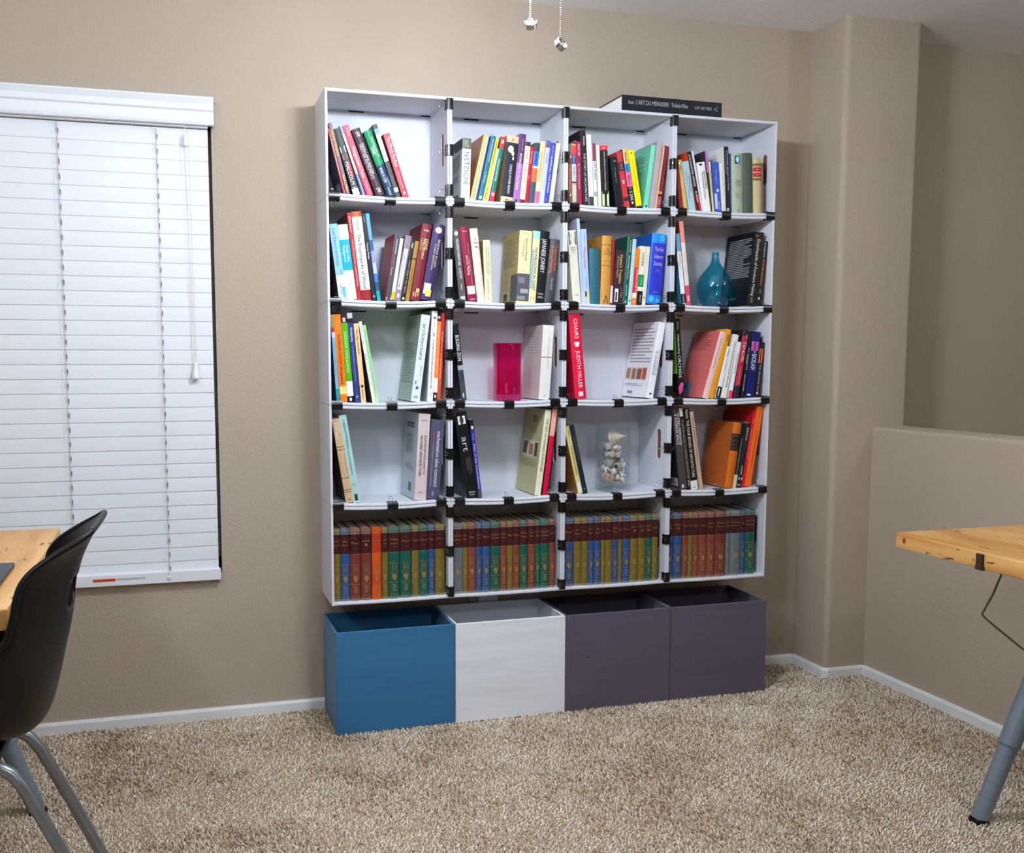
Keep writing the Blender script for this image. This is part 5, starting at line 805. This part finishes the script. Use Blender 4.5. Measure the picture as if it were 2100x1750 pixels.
table(lt, -2.05, -.772, -1.36, -.405, [((-1.05, -.66, TZ-.042), (-.836, -.6, 0)), ((-1.40, -1.1, TZ-.042), (-1.45, -1.16, 0)), ((-1.78, -.66, TZ-.042), (-1.98, -.6, 0)), ((-1.78, -1.1, TZ-.042), (-1.98, -1.16, 0))])
rp = thing('laptop_sleeve', (-.95, -1.07, TZ), 'flat dark grey sleeve lying on the table below the blind', 'sleeve')
m = MB(); m.bbox(-.165, .136, -.125, .125, 0, .011, .004, mat('3a4048', .6, var=.06, key='grey sleeve')); m.build('sleeve_body', rp)
m = MB(); m.bbox(-.163, .1362, -.123, .1252, .004, .0065, .001, mat('7c2c20', .6, var=.05, key='red piping')); m.build('edge_piping', rp)
# ------------------------------------------------------------------ chair
def make_chair():
    cx, cy, phi = -.70, -1.23, math.radians(2)
    root = thing('shell_chair', (cx, cy, 0), 'black plastic shell chair with grey tube legs beside the wooden table', 'chair', None, (0, 0, math.pi-phi))
    # profile: (forward, z, halfwidth, side forward wrap, side lift)
    prof = [(.50, .425, .15, 0, .0), (.485, .438, .18, 0, .004), (.42, .446, .2, 0, .02), (.30, .438, .205, .0, .06), (.18, .432, .205, .03, .125), (.09, .437, .2, .055, .185), (.045, .455, .197, .06, .195), (.02, .49, .195, .055, .17), (.004, .545, .193, .056, .13), (-.01, .605, .191, .064, .088), (-.022, .655, .188, .07, .06), (-.03, .70, .184, .073, .043), (-.037, .745, .178, .07, .028), (-.048, .785, .172, .058, .014), (-.064, .82, .162, .036, .004), (-.078, .845, .148, .013, 0), (-.086, .858, .125, .002, 0)]
    P = []
    ns = 4
    for i in range(len(prof)-1):
        for k in range(ns):
            t = k/ns; a0 = prof[max(i-1, 0)]; a1 = prof[i]; a2 = prof[i+1]; a3 = prof[min(i+2, len(prof)-1)]
            P.append([.5*(2*b+(c_-a)*t+(2*a-5*b+4*c_-d_)*t*t+(3*b-3*c_+d_-a)*t**3) for a, b, c_, d_ in zip(a0, a1, a2, a3)])
    P.append(list(prof[-1])); nv = 33; V = []
    for f, z, hw, wr, lf in P:
        for j in range(nv):
            v = j/(nv-1)*2-1; e = abs(v)**2.2; V.append([f+wr*e, hw*v, z+lf*abs(v)**2.5])
    bm = bmesh.new(); bv = [bm.verts.new(q) for q in V]
    zc, hwz, hwl = .722, .036, .06
    def inside(q): return ((q[2]-zc)/hwz)**2+(q[1]/hwl)**4 < 1
    for i in range(len(P)-1):
        for j in range(nv-1):
            ids = (i*nv+j, i*nv+j+1, (i+1)*nv+j+1, (i+1)*nv+j); q = [sum(V[k][n] for k in ids)/4 for n in range(3)]
            if q[0] < .03 and inside(q): continue
            bm.faces.new([bv[k] for k in ids])
    for q in [q for q in bm.verts if not q.link_faces]: bm.verts.remove(q)
    bmesh.ops.recalc_face_normals(bm, faces=bm.faces[:])
    me = bpy.data.meshes.new('shell'); bm.to_mesh(me); bm.free(); me.materials.append(PLASTIC); me.shade_smooth()
    o = bpy.data.objects.new('shell', me); COL.objects.link(o); o.parent = root
    sd = o.modifiers.new('thickness', 'SOLIDIFY'); sd.thickness = .006; sd.offset = 0
    # rolled rim
    m = MB(); edge = [V[i*nv] for i in range(len(P))]+[V[(len(P)-1)*nv+j] for j in range(nv)]+[V[i*nv+nv-1] for i in range(len(P)-1, -1, -1)]
    m.tube(edge, .0065, PLASTIC, 8); m.build('rim', root, 60)
    # two bent side frames
    for s, nm in ((1, 'leg_frame'), (-1, 'leg_frame')):
        y = s*.1; m = MB()
        rear = [(.30, y, .41), (.14, y, .41), (.105, y, .406), (.08, y*1.01, .39), (.06, y*1.02, .362), (0, y*1.04, .235), (-.05, y*1.07, .12), (-.103, y*1.12, .004)]
        front = [(.30, y, .41), (.40, y, .407), (.44, y*1.04, .37), (.50, y*1.5, .004)]
        m.tube(rear, .0125, TUBE, 12); m.tube(front, .0125, TUBE, 12); lf = m.build(nm, root, 60)
        m = MB(); m.lathe([(.014, 0), (.015, .01), (.0135, .03)], PLASTIC, 12, (-.103, y*1.12, -.001)); m.lathe([(.014, 0), (.015, .01), (.0135, .03)], PLASTIC, 12, (.50, y*1.5, -.001)); m.build('glides', lf, 50)
    m = MB(); m.tube([(.13, -.1, .405), (.13, .1, .405)], .011, TUBE, 10); m.tube([(.36, -.1, .405), (.36, .1, .405)], .011, TUBE, 10); m.build('cross_bar', root, 60)
    m = MB(); m.bbox(.1, .4, -.09, .09, .412, .43, .006, PLASTIC); m.build('seat_mount', root)
make_chair()
# ------------------------------------------------------------------ ceiling fan with globes and pull chains
fx, fy, fz = FAN
root = thing('ceiling_fan', (fx, fy, ZC), 'ceiling fan with globe lights, two beaded pull chains hanging in front of the shelf', 'ceiling fan')
fw = mat('e6e4e0', .4, var=.02, key='fan white'); rz = lambda z: z-ZC
m = MB(); m.lathe([(.0001, -.001), (.075, -.001), (.075, -.03), (.1, -.05), (.11, -.09), (.1, -.13), (.06, -.15), (.045, -.2), (.05, -.23), (.03, -.25), (.0001, -.255)], fw, 28); m.build('motor_housing', root, 40)
for k in range(5):
    a = k*2*math.pi/5+.35; Mx = Matrix.Rotation(a, 4, 'Z') @ Matrix.Translation((0, 0, -.085)) @ Matrix.Rotation(.18, 4, 'X'); m = MB(); m.bbox(.13, .56, -.06, .06, -.004, .004, .003, fw, Mx); m.bbox(.08, .16, -.02, .02, -.006, .002, .002, STEEL, Mx); m.build('blade', root)
gm = glow('lamp globe', LAMP_TINT, FAN_POWER)
for k in range(3):
    a = k*2*math.pi/3+.6; gx, gy = .095*math.cos(a), .095*math.sin(a)
    m = MB(); m.tube([(0, 0, -.23), (gx*.6, gy*.6, -.235), (gx, gy, -.26)], .009, fw, 8); m.tube([(gx, gy, -.255), (gx, gy, -.29)], [.02, .022], fw, 12); lk = m.build('lamp_arm', root, 50)
    m = MB(); R_ = .042; m.lathe([(.0001, -R_)]+[(R_*math.sin(math.pi*i/10), -R_*math.cos(math.pi*i/10)) for i in range(1, 10)]+[(.0001, R_)], gm, 18, (gx, gy, rz(fz))); m.build('globe_bulb', lk, 180)
for (x, z, tilt, nm) in ((.3535, 1.853, (1.05, .5, .3), 'a'), (.285, 1.889, (.85, -.35, 0), 'b')):
    lx, ly = x-fx, .0; m = MB(); zt = -.245; zb_ = rz(z)+.012; n = int((zt-zb_)/.0046)
    px0 = lx*.35
    for i in range(n):
        t = i/n; zz = zb_+(zt-zb_)*t; xx = lx if zz < -.34 else lx+(px0-lx)*((zz+.34)/(zt+.34))
        q = .0021; m.add([(xx+q, ly, zz), (xx-q, ly, zz), (xx, ly+q, zz), (xx, ly-q, zz), (xx, ly, zz+q), (xx, ly, zz-q)], [(0, 2, 4), (2, 1, 4), (1, 3, 4), (3, 0, 4), (2, 0, 5), (1, 2, 5), (3, 1, 5), (0, 3, 5)], STEEL)
    m.tube([(lx, ly, zb_), (lx, ly, -.34), (px0, ly, zt)], .0007, STEEL, 4)
    ch = m.build('pull_chain', root)
    m = MB(); m.lathe([(.0001, -.007), (.0115, -.007), (.014, -.005), (.014, .006), (.013, .007), (.0118, .0035), (.0001, .003)], STEEL, 24); o = m.build('chain_pendant', ch, 40); o.location = (lx, ly, rz(z)+.001); o.rotation_euler = tilt
for i, ((lx, ly), drop, R_, pw, lb) in enumerate(GLOBES):
    root = thing('globe_light', (lx, ly, ZC), lb, 'ceiling light')
    m = MB(); m.lathe([(.0001, 0), (.07, 0), (.07, -.015), (.03, -.03), (.02, -.045), (.012, -.05), (.012, -drop+R_*.9), (.0001, -drop+R_*.9)], fw, 20); m.build('ceiling_canopy', root, 40)
    m = MB(); m.lathe([(.0001, -R_)]+[(R_*math.sin(math.pi*k/12), -R_*math.cos(math.pi*k/12)) for k in range(1, 12)]+[(.0001, R_)], glow('glass globe %d' % i, LAMP_TINT, pw), 22, (0, 0, -drop)); m.build('glass_globe', root, 180)
# ------------------------------------------------------------------ carpet pile (nobody could count it)
def carpet():
    x0, x1, y0, y1 = -1.75, HX-.012, -2.15, -.012; sp = .0071
    nx, ny = int((x1-x0)/sp), int((y1-y0)/sp); gx, gy = np.meshgrid(np.arange(nx), np.arange(ny)); X = x0+gx.ravel()*sp+RNG.uniform(-.5, .5, nx*ny)*sp; Y = y0+gy.ravel()*sp+RNG.uniform(-.5, .5, nx*ny)*sp
    keep = ~((X > XW-.014) & (Y > YP-.014)) & ~((X > BX[0]+.004) & (X < BX[4]-.004) & (Y > -.274) & (Y < -.02)); X, Y = X[keep], Y[keep]; n = len(X)
    def field(s, seed):
        g = np.random.default_rng(seed).uniform(-1, 1, (64, 64)); u, v = (X+5)*s % 63, (Y+5)*s % 63; i, j = u.astype(int), v.astype(int); fu, fv = u-i, v-j; fu = fu*fu*(3-2*fu); fv = fv*fv*(3-2*fv)
        return (g[i, j]*(1-fu)+g[i+1, j]*fu)*(1-fv)+(g[i, j+1]*(1-fu)+g[i+1, j+1]*fu)*fv
    nap = np.clip(field(4.2, 1)*.8+field(9, 2)*.6+field(20, 3)*.35, -1, 1)
    az = RNG.uniform(0, 2*np.pi, n); ln = RNG.uniform(.001, .0075, n); hgt = RNG.uniform(.0045, .0075, n)+.001*nap; w = RNG.uniform(.0013, .0026, n)
    tx = X+np.cos(az)*ln+.004*nap; ty = Y+np.sin(az)*ln-.004*nap; b0 = RNG.uniform(0, np.pi, n)
    V = np.zeros((n, 7, 3))
    for k in range(3):
        a = b0+k*2*np.pi/3
        V[:, k, 0] = X+np.cos(a)*w; V[:, k, 1] = Y+np.sin(a)*w; V[:, k, 2] = -.005
        V[:, 3+k, 0] = (X+tx)/2+np.cos(a+.8)*w*1.05; V[:, 3+k, 1] = (Y+ty)/2+np.sin(a+.8)*w*1.05; V[:, 3+k, 2] = hgt*.6-.002
    V[:, 6, 0] = tx; V[:, 6, 1] = ty; V[:, 6, 2] = hgt-.002
    F = []; base = np.arange(n)*7
    quads = np.concatenate([np.stack([base+k, base+(k+1) % 3, base+3+(k+1) % 3, base+3+k], 1) for k in range(3)]); tris = np.concatenate([np.stack([base+3+k, base+3+(k+1) % 3, base+6], 1) for k in range(3)])
    me = bpy.data.meshes.new('carpet_pile'); me.vertices.add(n*7); me.vertices.foreach_set('co', V.ravel())
    L = np.concatenate([quads.ravel(), tris.ravel()]); me.loops.add(len(L)); me.loops.foreach_set('vertex_index', L.astype(np.int32))
    st = np.concatenate([np.arange(len(quads))*4, len(quads)*4+np.arange(len(tris))*3]); me.polygons.add(len(st)); me.polygons.foreach_set('loop_start', st.astype(np.int32))
    me.update(calc_edges=True)
    pal = np.array([lin(h) for h in ('fbf2e4', 'f0e2ce', 'dccab2', 'c0a688', '97795c')]); idx = np.clip(np.digitize(RNG.uniform(0, 1, n)-.24*nap, [.33, .6, .8, .92]), 0, 4); col = pal[idx]*(1+.14*nap)[:, None]  # random yarn tones, with light and dark of the nap painted into the colour
    at = me.color_attributes.new('tuft', 'FLOAT_COLOR', 'POINT'); at.data.foreach_set('color', np.repeat(np.c_[col, np.ones(n)], 7, 0).ravel())
    mm = bpy.data.materials.new('carpet yarn'); mm.use_nodes = True; nt = mm.node_tree; a = nt.nodes.new('ShaderNodeAttribute'); a.attribute_name = 'tuft'; p = nt.nodes['Principled BSDF']; p.inputs['Roughness'].default_value = .95; p.inputs['Specular IOR Level'].default_value = .1
    nt.links.new(a.outputs['Color'], p.inputs['Base Color']); me.materials.append(mm)
    o = bpy.data.objects.new('carpet_pile', me); COL.objects.link(o); tag(o, 'mottled beige cut-pile carpet covering the floor', 'carpet', kind='stuff')
carpet()
